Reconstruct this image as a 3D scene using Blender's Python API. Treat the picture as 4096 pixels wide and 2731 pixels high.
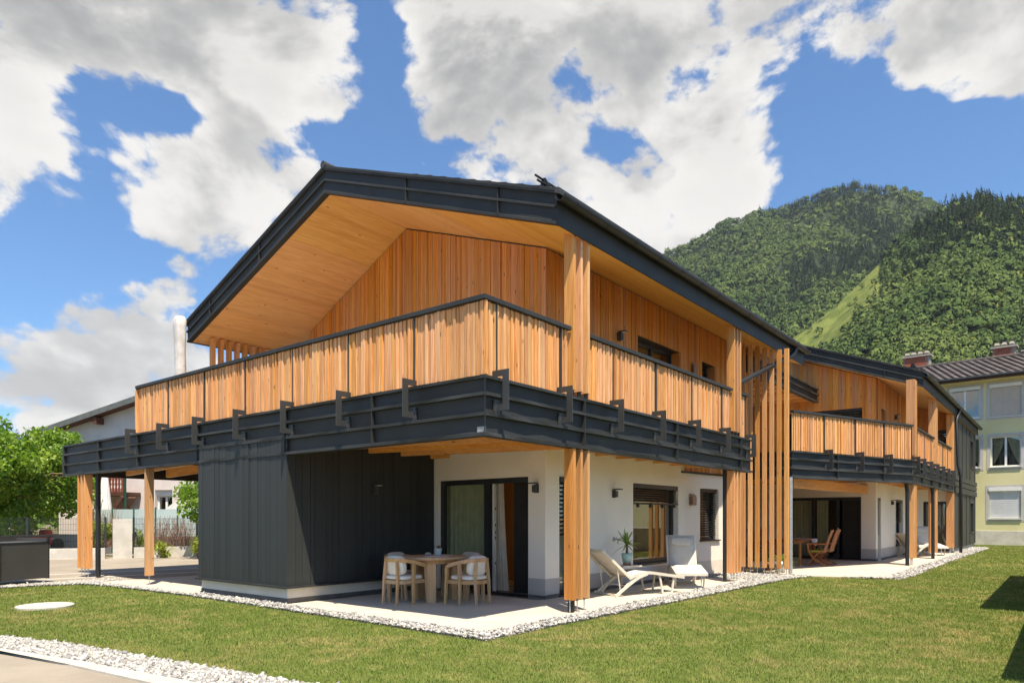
import bpy, math, random
import numpy as np
from mathutils import Vector, Matrix, noise as mnoise

for o in list(bpy.data.objects):
    bpy.data.objects.remove(o)
random.seed(11)
rng = np.random.default_rng(11)
sc = bpy.context.scene
COL = sc.collection

# ------------------------------------------------------------------ camera
F, CX, HY, CAMH = 2782.0, 2048.0, 2067.0, 1.48          # photo pixels (4096 wide)
CAM = Vector((-6.816, -5.902, CAMH))
ANG = math.radians(38.665)
FW = Vector((math.cos(ANG), math.sin(ANG), 0)); RT = Vector((math.sin(ANG), -math.cos(ANG), 0)); UP = Vector((0, 0, 1))
cd = bpy.data.cameras.new('camera'); cam = bpy.data.objects.new('camera', cd); COL.objects.link(cam)
cam.location = CAM; cam.rotation_euler = (math.pi / 2, 0, ANG - math.pi / 2)
cd.sensor_width = 36; cd.lens = F / 4096 * 36; cd.shift_y = (HY - 1365.5) / 4096
cd.clip_start = 0.05; cd.clip_end = 8000
sc.camera = cam

def ray(x, y): return FW + RT * ((x - CX) / F) + UP * ((HY - y) / F)
def at_depth(x, y, d): return CAM + ray(x, y) * d
def on_ground(x, y, z=0.0):
    r = ray(x, y); return CAM + r * ((z - CAM.z) / r.z)

# ------------------------------------------------------------------ light
SUN = Vector((-0.237, -0.330, 0.914)).normalized()       # towards the sun
sd = bpy.data.lights.new('sun', 'SUN'); sd.energy = 4.4; sd.angle = math.radians(0.55); sd.color = (1.0, 0.89, 0.735)
so = bpy.data.objects.new('sun', sd); COL.objects.link(so)
so.rotation_euler = SUN.to_track_quat('Z', 'Y').to_euler(); so.location = (-10, -14, 40)
sc.view_settings.view_transform = 'Standard'; sc.view_settings.look = 'None'
sc.view_settings.exposure = 1.12; sc.view_settings.gamma = 1.0
sc.render.engine = 'CYCLES'

# ------------------------------------------------------------------ sky with cumulus
w = bpy.data.worlds.new('World'); sc.world = w; w.use_nodes = True
nt = w.node_tree; nt.nodes.clear()

def cloud_group():
    g = bpy.data.node_groups.new('cloud_density', 'ShaderNodeTree')
    g.interface.new_socket('Vector', in_out='INPUT', socket_type='NodeSocketVector')
    g.interface.new_socket('Density', in_out='OUTPUT', socket_type='NodeSocketFloat')
    N, L = g.nodes, g.links
    gi = N.new('NodeGroupInput'); go = N.new('NodeGroupOutput')
    mp = N.new('ShaderNodeMapping'); mp.inputs['Scale'].default_value = (1, 1, 1.45); mp.inputs['Location'].default_value = (3.1, 1.7, 0.4)
    L.new(gi.outputs[0], mp.inputs[0])
    n1 = N.new('ShaderNodeTexNoise'); n1.inputs['Scale'].default_value = 3.4; n1.inputs['Detail'].default_value = 10; n1.inputs['Roughness'].default_value = 0.67
    n1.inputs['Distortion'].default_value = 0.25
    L.new(mp.outputs[0], n1.inputs['Vector'])
    n2 = N.new('ShaderNodeTexVoronoi'); n2.feature = 'F1'; n2.inputs['Scale'].default_value = 13
    n2.inputs['Detail'].default_value = 2; n2.inputs['Roughness'].default_value = 0.55
    L.new(mp.outputs[0], n2.inputs['Vector'])
    def math_(op, a, b=None):
        m = N.new('ShaderNodeMath'); m.operation = op
        for i, v in enumerate((a, b)):
            if v is None: continue
            if isinstance(v, (int, float)): m.inputs[i].default_value = v
            else: L.new(v, m.inputs[i])
        return m.outputs[0]
    acc = math_('SUBTRACT', math_('MULTIPLY', n1.outputs[0], 1.5), math_('MULTIPLY', n2.outputs['Distance'], 0.27))
    # large masses: (x, y in the 2352 px wide view, radius px, weight)
    B = [(500, 60, 230, 0.205), (110, 70, 220, 0.305), (720, 130, 130, 0.165), (50, 400, 150, 0.265), (560, 400, 170, 0.185), (700, 520, 80, 0.045),
         (450, 560, 90, 0.125), (300, 775, 185, 0.46), (90, 890, 100, 0.225), (1100, 60, 170, 0.195), (1420, 90, 240, 0.205), (1780, 50, 240, 0.36), (1000, 20, 200, 0.16), (20, 20, 150, 0.22),
         (1080, 240, 170, 0.165), (1500, 430, 210, 0.185), (1250, 400, 130, 0.145), (1700, 340, 110, 0.165), (2200, 150, 200, 0.245), (2300, 20, 200, 0.145), (1350, 260, 110, 0.025),
         (900, 150, 60, -0.390), (850, 330, 60, -0.338), (890, 60, 45, -0.338), (230, 250, 70, -0.312), (400, 250, 55, -0.286), (200, 560, 120, -0.468), (330, 640, 60, -0.12), (70, 630, 90, -0.34), (580, 720, 90, -0.45),
         (1900, 300, 110, -0.390), (2050, 400, 140, -0.520), (2300, 400, 130, -0.520), (1850, 150, 60, -0.208), (1300, 170, 55, -0.17), (1380, 330, 60, -0.17), (1560, 180, 45, -0.260), (640, 330, 60, -0.130), (150, 330, 70, -0.182), (760, 330, 50, -0.260)]
    k = 4096 / 2352
    for (x, y, r, wt) in B:
        d = ray(x * k, y * k).normalized(); s = (r * k / F)
        dp = N.new('ShaderNodeVectorMath'); dp.operation = 'DOT_PRODUCT'; L.new(gi.outputs[0], dp.inputs[0]); dp.inputs[1].default_value = d
        e = math_('EXPONENT', math_('MULTIPLY', math_('SUBTRACT', dp.outputs['Value'], 1.0), 2.0 / (s * s)))
        acc = math_('ADD', acc, math_('MULTIPLY', e, wt))
    L.new(acc, go.inputs[0])
    return g
CG = cloud_group()
def wn(t, **kw):
    n = nt.nodes.new(t)
    for k_, v in kw.items(): setattr(n, k_, v)
    return n
def wm(op, a, b=None, c=None):
    m = nt.nodes.new('ShaderNodeMath'); m.operation = op
    for i, v in enumerate((a, b, c)):
        if v is None: continue
        if isinstance(v, (int, float)): m.inputs[i].default_value = v
        else: nt.links.new(v, m.inputs[i])
    return m.outputs[0]
def sstep(v, lo, hi, to0=0.0, to1=1.0):
    m = wn('ShaderNodeMapRange', interpolation_type='SMOOTHSTEP')
    nt.links.new(v, m.inputs['Value'])
    m.inputs['From Min'].default_value = lo; m.inputs['From Max'].default_value = hi
    m.inputs['To Min'].default_value = to0; m.inputs['To Max'].default_value = to1
    return m.outputs[0]
tc = wn('ShaderNodeTexCoord')
nrm = wn('ShaderNodeVectorMath', operation='NORMALIZE'); nt.links.new(tc.outputs['Generated'], nrm.inputs[0])
sky = wn('ShaderNodeTexSky', sky_type='NISHITA'); sky.sun_disc = False
sky.sun_elevation = math.asin(SUN.z); sky.sun_rotation = math.atan2(SUN.x, SUN.y); sky.altitude = 500
sky.air_density = 1.0; sky.dust_density = 0.9; sky.ozone_density = 3.0
d0 = wn('ShaderNodeGroup'); d0.node_tree = CG; nt.links.new(nrm.outputs[0], d0.inputs[0])
def cheap_noise(offset):
    a_ = wn('ShaderNodeMapping'); a_.inputs['Scale'].default_value = (1, 1, 1.45); a_.inputs['Location'].default_value = [p + q for p, q in zip((3.1, 1.7, 0.4), offset)]
    nt.links.new(nrm.outputs[0], a_.inputs[0])
    n_ = wn('ShaderNodeTexNoise'); n_.inputs['Scale'].default_value = 3.4; n_.inputs['Detail'].default_value = 6; n_.inputs['Roughness'].default_value = 0.6; n_.inputs['Distortion'].default_value = 0.25
    nt.links.new(a_.outputs[0], n_.inputs['Vector']); return n_.outputs[0]
updiff = wm('SUBTRACT', cheap_noise((-0.02, -0.025, 0.075)), cheap_noise((0, 0, 0)))
TH = 0.605
cover = sstep(d0.outputs[0], TH - 0.01, TH + 0.13)
thick = sstep(d0.outputs[0], TH + 0.08, TH + 0.40)
under = sstep(updiff, -0.07, 0.13)
sep = wn('ShaderNodeSeparateXYZ'); nt.links.new(nrm.outputs[0], sep.inputs[0])
high = sstep(sep.outputs['Z'], 0.33, 0.60)
grey = wm('ADD', wm('MULTIPLY', under, 0.50), wm('MULTIPLY', wm('MULTIPLY', thick, wm('ADD', wm('MULTIPLY', high, 0.66), 0.10)), wm('ADD', wm('MULTIPLY', under, 0.9), 0.30)))
grey = wm('SUBTRACT', 1.0, wm('EXPONENT', wm('MULTIPLY', grey, -1.45)))
cmx = wn('ShaderNodeMix', data_type='RGBA'); nt.links.new(grey, cmx.inputs[0])
cmx.inputs[6].default_value = (5.0, 4.85, 4.62, 1); cmx.inputs[7].default_value = (1.55, 1.58, 1.60, 1)
skyc = wn('ShaderNodeMix', data_type='RGBA', blend_type='MULTIPLY'); skyc.inputs[0].default_value = 1.0
nt.links.new(sky.outputs[0], skyc.inputs[6]); skyc.inputs[7].default_value = (0.56, 0.83, 1.01, 1)
mix = wn('ShaderNodeMix', data_type='RGBA'); nt.links.new(cover, mix.inputs[0])
nt.links.new(skyc.outputs[2], mix.inputs[6]); nt.links.new(cmx.outputs[2], mix.inputs[7])
bg = wn('ShaderNodeBackground'); bg.inputs['Strength'].default_value = 0.088
nt.links.new(mix.outputs[2], bg.inputs['Color'])
wo = wn('ShaderNodeOutputWorld'); nt.links.new(bg.outputs[0], wo.inputs[0])
w.cycles.sampling_method = 'MANUAL'; w.cycles.sample_map_resolution = 512

# ------------------------------------------------------------------ helpers
WL = {}                                                   # world translation of every parent used below
def wl(o): return WL.get(o.name, Vector((0, 0, 0))) if o else Vector((0, 0, 0))
def link(name, me, mat=None, parent=None, local=False, loc=None, rz=0.0):
    o = bpy.data.objects.new(name, me); COL.objects.link(o)
    if mat is not None and me is not None and not me.materials: me.materials.append(mat)
    if loc is None:
        if parent is not None and not local: o.location = -wl(parent)
        WL[o.name] = Vector((0, 0, 0))
    else:
        o.location = Vector(loc) - (Vector((0, 0, 0)) if local else wl(parent)); WL[o.name] = Vector(loc)
    o.rotation_euler = (0, 0, rz)
    if parent is not None: o.parent = parent
    return o
def tag(o, label=None, cat=None, group=None, kind=None):
    if label: o['label'] = label
    if cat: o['category'] = cat
    if group: o['group'] = group
    if kind: o['kind'] = kind
    return o
def thing(name, loc, label, cat, group=None, rz=0.0):
    o = bpy.data.objects.new(name, None); COL.objects.link(o); o.location = loc; o.rotation_euler = (0, 0, rz); o.empty_display_size = 0.2
    WL[o.name] = Vector(loc)
    return tag(o, label, cat, group)
def copy_tree(o, parent=None, loc=None, rz=None, label=None):
    c = o.copy(); COL.objects.link(c); c.parent = parent
    if loc is not None: c.location = loc; WL[c.name] = Vector(loc)
    if rz is not None: c.rotation_euler = (0, 0, rz)
    if label: c['label'] = label
    for ch in list(o.children): copy_tree(ch, c)
    return c

class Fr:
    """vertical plane frame: origin (x, y), run direction, outward normal"""
    def __init__(s, o, t, n=None):
        s.o = Vector((o[0], o[1], 0)); t = Vector((t[0], t[1], 0)).normalized(); s.t = t
        s.n = Vector((n[0], n[1], 0)).normalized() if n else Vector((t.y, -t.x, 0))
        s.rz = math.atan2(t.y, t.x)
    def p(s, a, o, z): return s.o + s.t * a + s.n * o + Vector((0, 0, z))
R1 = Fr((0, 0), (1, 0), (0, -1)); L1 = Fr((0, 0), (0, 1), (-1, 0)); W0 = Fr((0, 0), (1, 0), (0, 1))

class MB:
    def __init__(s): s.v = []; s.f = []
    def add(s, vs, fs):
        b = len(s.v); s.v += [tuple(q) for q in vs]; s.f += [tuple(b + i for i in f) for f in fs]; return s
    def hexa(s, q): return s.add(q, [(0, 3, 2, 1), (4, 5, 6, 7), (0, 1, 5, 4), (1, 2, 6, 5), (2, 3, 7, 6), (3, 0, 4, 7)])
    def box(s, x0, x1, y0, y1, z0, z1):
        return s.hexa([(x0, y0, z0), (x1, y0, z0), (x1, y1, z0), (x0, y1, z0), (x0, y0, z1), (x1, y0, z1), (x1, y1, z1), (x0, y1, z1)])
    def wbox(s, fr, a0, a1, o0, o1, z0, z1, z1b=None, z0b=None):
        z1b = z1 if z1b is None else z1b; z0b = z0 if z0b is None else z0b
        P = fr.p
        return s.hexa([P(a0, o0, z0), P(a1, o0, z0b), P(a1, o1, z0b), P(a0, o1, z0), P(a0, o0, z1), P(a1, o0, z1b), P(a1, o1, z1b), P(a0, o1, z1)])
    def quad(s, a, b, c, d): return s.add([a, b, c, d], [(0, 1, 2, 3)])
    def beam(s, a, b, wd, ht, up=(0, 0, 1)):
        a, b = Vector(a), Vector(b); d = (b - a).normalized(); u = Vector(up)
        sd_ = d.cross(u)
        if sd_.length < 1e-4: sd_ = d.cross(Vector((0, 1, 0)))
        sd_.normalize(); u = sd_.cross(d).normalized(); x = sd_ * wd / 2; y = u * ht / 2
        return s.hexa([a - x - y, a + x - y, a + x + y, a - x + y, b - x - y, b + x - y, b + x + y, b - x + y])
    def tube(s, pts, r, n=10, cap=True):
        pts = [Vector(p) for p in pts]; m = len(pts); rr = r if isinstance(r, (list, tuple)) else [r] * m
        base = len(s.v); ref = None
        for i, p in enumerate(pts):
            d = (pts[min(i + 1, m - 1)] - pts[max(i - 1, 0)]).normalized()
            if ref is None: ref = d.orthogonal().normalized()
            ref = (ref - d * ref.dot(d))
            ref = ref.normalized() if ref.length > 1e-6 else d.orthogonal().normalized()
            b2 = d.cross(ref)
            for k in range(n):
                an = 2 * math.pi * k / n; s.v.append(tuple(p + (ref * math.cos(an) + b2 * math.sin(an)) * rr[i]))
        for i in range(m - 1):
            for k in range(n):
                s.f.append((base + i * n + k, base + i * n + (k + 1) % n, base + (i + 1) * n + (k + 1) % n, base + (i + 1) * n + k))
        if cap:
            s.f.append(tuple(base + k for k in range(n))[::-1]); s.f.append(tuple(base + (m - 1) * n + k for k in range(n)))
        return s
    def lathe(s, prof, c=(0, 0, 0), n=20):
        base = len(s.v); m = len(prof)
        for (r, z) in prof:
            for k in range(n):
                an = 2 * math.pi * k / n; s.v.append((c[0] + r * math.cos(an), c[1] + r * math.sin(an), c[2] + z))
        for i in range(m - 1):
            for k in range(n): s.f.append((base + i * n + k, base + i * n + (k + 1) % n, base + (i + 1) * n + (k + 1) % n, base + (i + 1) * n + k))
        s.f.append(tuple(base + k for k in range(n))[::-1]); s.f.append(tuple(base + (m - 1) * n + k for k in range(n)))
        return s
    def prism(s, poly, z0, z1):
        n = len(poly); base = len(s.v)
        s.v += [(p[0], p[1], z0) for p in poly] + [(p[0], p[1], z1) for p in poly]
        s.f += [tuple(base + i for i in range(n))[::-1], tuple(base + n + i for i in range(n))]
        s.f += [(base + i, base + (i + 1) % n, base + n + (i + 1) % n, base + n + i) for i in range(n)]
        return s
    def extrude(s, poly3, vec):
        n = len(poly3); base = len(s.v); vec = Vector(vec)
        s.v += [tuple(Vector(p)) for p in poly3] + [tuple(Vector(p) + vec) for p in poly3]
        s.f += [tuple(base + i for i in range(n))[::-1], tuple(base + n + i for i in range(n))]
        s.f += [(base + i, base + (i + 1) % n, base + n + (i + 1) % n, base + n + i) for i in range(n)]
        return s
    def mesh(s, name, smooth=False):
        me = bpy.data.meshes.new(name); me.from_pydata(s.v, [], s.f); me.update()
        if smooth: me.polygons.foreach_set('use_smooth', [True] * len(me.polygons))
        return me
    def build(s, name, mat, parent=None, smooth=False, local=False, bevel=0.0, **kw):
        o = link(name, s.mesh(name, smooth), mat, parent, local, **kw)
        if bevel:
            b = o.modifiers.new('bevel', 'BEVEL'); b.width = bevel; b.segments = 2; b.limit_method = 'ANGLE'; b.angle_limit = math.radians(40)
        return o
def np_mesh(name, V, Fc, nper, mat, parent=None, smooth=False):
    """big meshes from numpy arrays, every face with nper corners"""
    me = bpy.data.meshes.new(name); nv, nf = len(V), len(Fc)
    me.vertices.add(nv); me.vertices.foreach_set('co', np.asarray(V, np.float32).ravel())
    me.loops.add(nf * nper); me.loops.foreach_set('vertex_index', np.asarray(Fc, np.int32).ravel())
    me.polygons.add(nf); me.polygons.foreach_set('loop_start', np.arange(0, nf * nper, nper, dtype=np.int32))
    try: me.polygons.foreach_set('loop_total', np.full(nf, nper, np.int32))
    except Exception: pass
    me.update(calc_edges=True)
    if smooth: me.polygons.foreach_set('use_smooth', [True] * nf)
    return link(name, me, mat, parent)

# ------------------------------------------------------------------ materials
class NT:
    def __init__(s, name):
        s.m = bpy.data.materials.new(name); s.m.use_nodes = True; s.t = s.m.node_tree
        s.b = s.t.nodes['Principled BSDF']; s.out = s.t.nodes['Material Output']
    def n(s, t, ins=None, **kw):
        q = s.t.nodes.new(t)
        for k, v in kw.items(): setattr(q, k, v)
        for k, v in (ins or {}).items():
            if hasattr(v, 'links') or isinstance(v, bpy.types.NodeSocket): s.t.links.new(v, q.inputs[k])
            else: q.inputs[k].default_value = v
        return q
    def m_(s, op, a, b=0.0, c=0.0): return s.n('ShaderNodeMath', {0: a, 1: b, 2: c}, operation=op).outputs[0]
    def mix(s, f, a, b, bt='MIX'):
        q = s.n('ShaderNodeMix', data_type='RGBA', blend_type=bt)
        for i, v in ((0, f), (6, a), (7, b)):
            if isinstance(v, bpy.types.NodeSocket): s.t.links.new(v, q.inputs[i])
            else: q.inputs[i].default_value = v if i == 0 else (v[0], v[1], v[2], 1)
        return q.outputs[2]
    def rng(s, v, lo, hi, a=0.0, b=1.0):
        return s.n('ShaderNodeMapRange', {'Value': v, 'From Min': lo, 'From Max': hi, 'To Min': a, 'To Max': b}, interpolation_type='SMOOTHSTEP').outputs[0]
    def pos(s): return s.n('ShaderNodeNewGeometry').outputs['Position']
    def noise(s, vec, scale, detail=4, rough=0.55, dist=0.0):
        return s.n('ShaderNodeTexNoise', {'Vector': vec, 'Scale': scale, 'Detail': detail, 'Roughness': rough, 'Distortion': dist}).outputs[0]
    def scale(s, vec, sv): return s.n('ShaderNodeVectorMath', {0: vec, 1: sv}, operation='MULTIPLY').outputs[0]
    def add(s, vec, a): return s.n('ShaderNodeVectorMath', {0: vec, 1: a}, operation='ADD').outputs[0]
    def set(s, **kw):
        for k, v in kw.items():
            i = s.b.inputs[k.replace('_', ' ')]
            if isinstance(v, bpy.types.NodeSocket): s.t.links.new(v, i)
            else: i.default_value = v if not isinstance(v, tuple) else (v[0], v[1], v[2], 1)
        return s
    def bump(s, h, strength=0.3, dist=0.01):
        q = s.n('ShaderNodeBump', {'Height': h, 'Strength': strength, 'Distance': dist}); s.t.links.new(q.outputs[0], s.b.inputs['Normal']); return s
    def rand(s):
        a = s.n('ShaderNodeObjectInfo').outputs['Random']; b = s.n('ShaderNodeNewGeometry').outputs['Random Per Island']
        return s.m_('FRACT', s.m_('ADD', s.m_('MULTIPLY', a, 7.13), b))

def wood(name, light, mid, dark, axis='z', rough=0.55, var=0.35, knots=0.6, plank=0.0, streak=26.0):
    """larch / spruce: fibres along one world axis, knots, each board its own shade"""
    t = NT(name); r = t.rand(); p = t.pos()
    offv = t.n('ShaderNodeCombineXYZ', {'X': t.m_('MULTIPLY', r, 31.0), 'Y': t.m_('MULTIPLY', r, 17.0), 'Z': t.m_('MULTIPLY', r, 53.0)}).outputs[0]
    sv = {'z': (1, 1, .045), 'x': (.045, 1, 1), 'y': (1, .045, 1)}[axis]; kv = {'z': (1, 1, .35), 'x': (.35, 1, 1), 'y': (1, .35, 1)}[axis]
    q = t.add(t.scale(p, sv), offv)
    f1 = t.noise(q, streak, 5, 0.65, 0.35); f2 = t.noise(q, streak * 5.5, 3, 0.6); big = t.noise(q, 5.0, 3, 0.5, 0.5)
    rings = t.n('ShaderNodeTexWave', {'Vector': q, 'Scale': 16.0, 'Distortion': 9.0, 'Detail': 2.0, 'Detail Scale': 0.9}, wave_type='BANDS', bands_direction='DIAGONAL').outputs[1]
    c = t.mix(t.rng(f1, .32, .68), mid, light)
    c = t.mix(t.rng(big, .45, .75, 0, .55), c, dark)
    c = t.mix(t.m_('MULTIPLY', t.rng(rings, .55, 1.0), .34), c, dark)
    c = t.mix(t.rng(f2, .55, .8, 0, .28), c, dark)
    vz = t.n('ShaderNodeTexVoronoi', {'Vector': t.add(t.scale(p, kv), offv), 'Scale': 6.5, 'Randomness': 1.0}).outputs['Distance']
    c = t.mix(t.rng(vz, .055, .11, knots, 0.0), c, tuple(x * .35 for x in dark))
    hv = t.n('ShaderNodeHueSaturation', {'Hue': t.m_('ADD', t.m_('MULTIPLY', t.m_('FRACT', t.m_('MULTIPLY', r, 3.7)), .012), .494), 'Saturation': t.m_('ADD', t.m_('MULTIPLY', t.m_('FRACT', t.m_('MULTIPLY', r, 9.1)), .2), .92),
                                         'Value': t.m_('ADD', t.m_('MULTIPLY', r, var * 1.3), 1.0 - var * .75), 'Color': c}).outputs[0]
    t.set(Base_Color=hv, Roughness=rough, Specular_IOR_Level=.3)
    t.bump(f2, .25, .004)
    return t.m
def mottled(name, a, b, scale=8.0, rough=.7, bump=.15, detail=6, c=None, cs=60.0, spec=.3, metal=0.0, bdist=.01, lo=.38, hi=.62):
    t = NT(name); p = t.pos(); f = t.noise(p, scale, detail, .6); g = t.noise(p, cs, 4, .6)
    col = t.mix(t.rng(f, lo, hi), a, b)
    if c: col = t.mix(t.rng(g, .52, .72, 0, .8), col, c)
    t.set(Base_Color=col, Roughness=rough, Specular_IOR_Level=spec, Metallic=metal)
    if bump: t.bump(g, bump, bdist)
    return t.m
def foliage(name, a, b, c, trans=.35, rough=.5):
    t = NT(name); r = t.rand(); f = t.noise(t.pos(), 1.3, 3, .6)
    col = t.mix(t.rng(r, .1, .9), a, b); col = t.mix(t.rng(f, .45, .75), col, c)
    t.set(Base_Color=col, Roughness=rough, Specular_IOR_Level=.35)
    tr = t.n('ShaderNodeBsdfTranslucent', {'Color': t.mix(1.0, col, (1.5, 1.6, .5), 'MULTIPLY')})
    mx = t.n('ShaderNodeMixShader', {0: trans}); t.t.links.new(t.b.outputs[0], mx.inputs[1]); t.t.links.new(tr.outputs[0], mx.inputs[2])
    t.t.links.new(mx.outputs[0], t.out.inputs[0]); return t.m
def glass(name, tint=(.8, .84, .82), f0=.08):
    t = NT(name)
    gm_ = t.n('ShaderNodeNewGeometry'); cs = t.m_('ABSOLUTE', t.n('ShaderNodeVectorMath', {0: gm_.outputs['Normal'], 1: gm_.outputs['Incoming']}, operation='DOT_PRODUCT').outputs['Value'])
    fr = t.m_('ADD', t.m_('MULTIPLY', t.m_('POWER', t.m_('SUBTRACT', 1.0, cs), 5.0), 1 - f0), f0)
    wv = t.noise(t.pos(), 1.2, 2, .5); bp = t.n('ShaderNodeBump', {'Height': wv, 'Strength': .05, 'Distance': .02})
    tr = t.n('ShaderNodeBsdfTransparent', {'Color': (*tint, 1)}); gl = t.n('ShaderNodeBsdfGlossy', {'Color': (1, 1, 1, 1), 'Roughness': .01, 'Normal': bp.outputs[0]})
    mx = t.n('ShaderNodeMixShader', {0: fr}); t.t.links.new(tr.outputs[0], mx.inputs[1]); t.t.links.new(gl.outputs[0], mx.inputs[2])
    t.t.links.new(mx.outputs[0], t.out.inputs[0]); return t.m
def emis(name, col, st):
    t = NT(name); t.set(Base_Color=(.8, .75, .68), Emission_Color=col, Emission_Strength=st); return t.m

LARCH = wood('larch_weathered', (.80, .46, .215), (.66, .32, .125), (.37, .15, .048), 'z', var=.30, knots=.75)
LARCHP = wood('larch_post', (.71, .385, .165), (.60, .30, .115), (.38, .155, .05), 'z', var=.26, knots=.7)
CLAD = wood('larch_cladding', (.66, .315, .10), (.55, .235, .065), (.32, .11, .026), 'z', var=.25, knots=.85)
SPRUCEY = wood('spruce_joist_y', (.76, .43, .16), (.66, .34, .105), (.46, .19, .05), 'y', var=.18, knots=.9)
SPRUCEX = wood('spruce_joist_x', (.76, .43, .16), (.66, .34, .105), (.46, .19, .05), 'x', var=.18, knots=.9)
SOFFIT = wood('spruce_panel', (.80, .485, .195), (.73, .41, .145), (.55, .26, .075), 'x', var=.05, knots=.85, streak=14)
TEAK = wood('teak_light', (.62, .41, .23), (.52, .33, .17), (.36, .21, .10), 'z', var=.2, knots=.15, streak=40)
TEAKR = wood('teak_red', (.44, .20, .09), (.34, .14, .06), (.20, .075, .03), 'z', var=.25, knots=.2, streak=40)
INWOOD = wood('interior_spruce', (.62, .34, .13), (.55, .28, .10), (.38, .16, .05), 'z', var=.12, knots=.9)
BROWNW = wood('brown_stained_wood', (.13, .06, .035), (.10, .045, .025), (.06, .025, .015), 'z', var=.3, knots=.3)
REDW = wood('red_brown_balcony', (.24, .075, .045), (.19, .055, .035), (.11, .03, .02), 'z', var=.3, knots=.2)
SLAB = mottled('anthracite_sheet', (.031, .0325, .0315), (.039, .0405, .039), 1.2, .55, .25, 5, (.027, .028, .027), 420, .28, bdist=.003)
STEEL = mottled('anthracite_steel', (.040, .041, .041), (.046, .047, .047), 3, .42, .1, 4, None, 300, .5, bdist=.002)
PIPE = mottled('anthracite_pipe', (.012, .0135, .014), (.016, .0175, .018), 2, .5, .1, 4, None, 300, .5, bdist=.002)
DBOARD = NT('anthracite_painted_board')
_t = DBOARD; _r = _t.rand(); _f = _t.noise(_t.scale(_t.pos(), (1, 1, .06)), 60, 4, .6)
_t.set(Base_Color=_t.mix(_t.rng(_f, .3, .7), _t.mix(_r, (.028, .0305, .030), (.039, .042, .041)), (.033, .036, .0355)), Roughness=.55, Specular_IOR_Level=.35); _t.bump(_f, .2, .003); DBOARD = _t.m
GALV = mottled('galvanised_steel', (.42, .45, .46), (.52, .55, .56), 20, .4, .05, 4, (.36, .38, .39), 70, .5, .6)
CHROME = mottled('brushed_steel', (.36, .35, .32), (.42, .41, .38), 6, .45, .02, 4, None, 200, .5, .5)
RENDERW = mottled('white_render', (.79, .735, .64), (.83, .775, .68), .9, .9, .35, 6, (.77, .715, .62), 260, .15, bdist=.004)
BASEG = mottled('grey_plinth_paint', (.42, .40, .375), (.46, .44, .41), 1.2, .85, .3, 6, None, 260, .2, bdist=.004)
SKIRT = mottled('dark_skirting', (.10, .095, .088), (.13, .122, .112), 3, .7, .2, 5, None, 120, .3)
CREAMW = mottled('cream_plinth', (.66, .60, .50), (.71, .655, .56), 1.4, .88, .3, 6, None, 240, .2, bdist=.004)
FRAMED = mottled('dark_window_frame', (.020, .020, .021), (.026, .026, .027), 4, .38, .03, 3, None, 300, .5)
CURTAIN = mottled('linen_curtain', (.62, .55, .44), (.68, .61, .50), 5, .95, .3, 4, (.56, .49, .39), 160, .1)
FABRIC = mottled('cream_cushion', (.74, .68, .58), (.79, .735, .64), 5, .95, .25, 4, (.70, .64, .545), 260, .1, bdist=.003)
FABRICT = mottled('taupe_cushion', (.52, .44, .375), (.57, .49, .42), 5, .95, .25, 4, None, 260, .1)
SLING = mottled('cream_sling_mesh', (.60, .54, .45), (.65, .59, .50), 4, .8, .12, 4, None, 420, .2, bdist=.002)
POWDER = mottled('cream_powder_coat', (.62, .56, .45), (.67, .61, .50), 4, .4, .03, 3, None, 300, .5)
TAUPEM = mottled('taupe_metal', (.50, .44, .37), (.54, .48, .41), 4, .45, .03, 3, None, 300, .5)
GREENC = mottled('lime_cushion', (.30, .38, .03), (.36, .44, .05), 6, .95, .2, 4, None, 240, .1)
CLOTH = mottled('pale_table_linen', (.66, .60, .60), (.72, .66, .66), 6, .95, .2, 4, None, 260, .1)
MINT = mottled('mint_ceramic', (.36, .50, .42), (.40, .54, .46), 6, .35, .02, 3, None, 100, .5)
TERRA = mottled('terracotta', (.34, .14, .075), (.40, .17, .09), 8, .8, .1, 4, None, 100, .3)
CERAM = mottled('pale_blue_ceramic', (.56, .62, .60), (.62, .67, .65), 6, .4, .02, 3, None, 100, .5)
STONE = mottled('grey_stone', (.30, .27, .23), (.40, .36, .31), 14, .8, .3, 5, None, 90, .3)
PANE = glass('window_glass', (.80, .84, .80), .13)
PANED = glass('door_glass', (.84, .88, .80), .045)
CLEARG = glass('drinking_glass', (.93, .95, .95), .06)
MILK = NT('frosted_balcony_glass'); MILK.set(Base_Color=(.52, .62, .60), Roughness=.25, Alpha=.72); MILK = MILK.m
GLOBE = emis('opal_globe', (1, .72, .42), 3.5)
LENS = mottled('lamp_lens', (.72, .70, .66), (.78, .76, .72), 30, .4, .05, 3, None, 100, .5)
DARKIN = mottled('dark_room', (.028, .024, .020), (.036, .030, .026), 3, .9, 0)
ROOMW = mottled('room_plaster', (.62, .56, .46), (.66, .60, .50), 2, .9, .05)
RUG = mottled('woven_rug', (.24, .22, .19), (.14, .13, .12), 18, .95, .4, 4, (.34, .31, .26), 40, .1)
FLOORW = wood('room_floor', (.52, .34, .18), (.44, .27, .13), (.30, .16, .07), 'x', var=.2, knots=.3)

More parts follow.
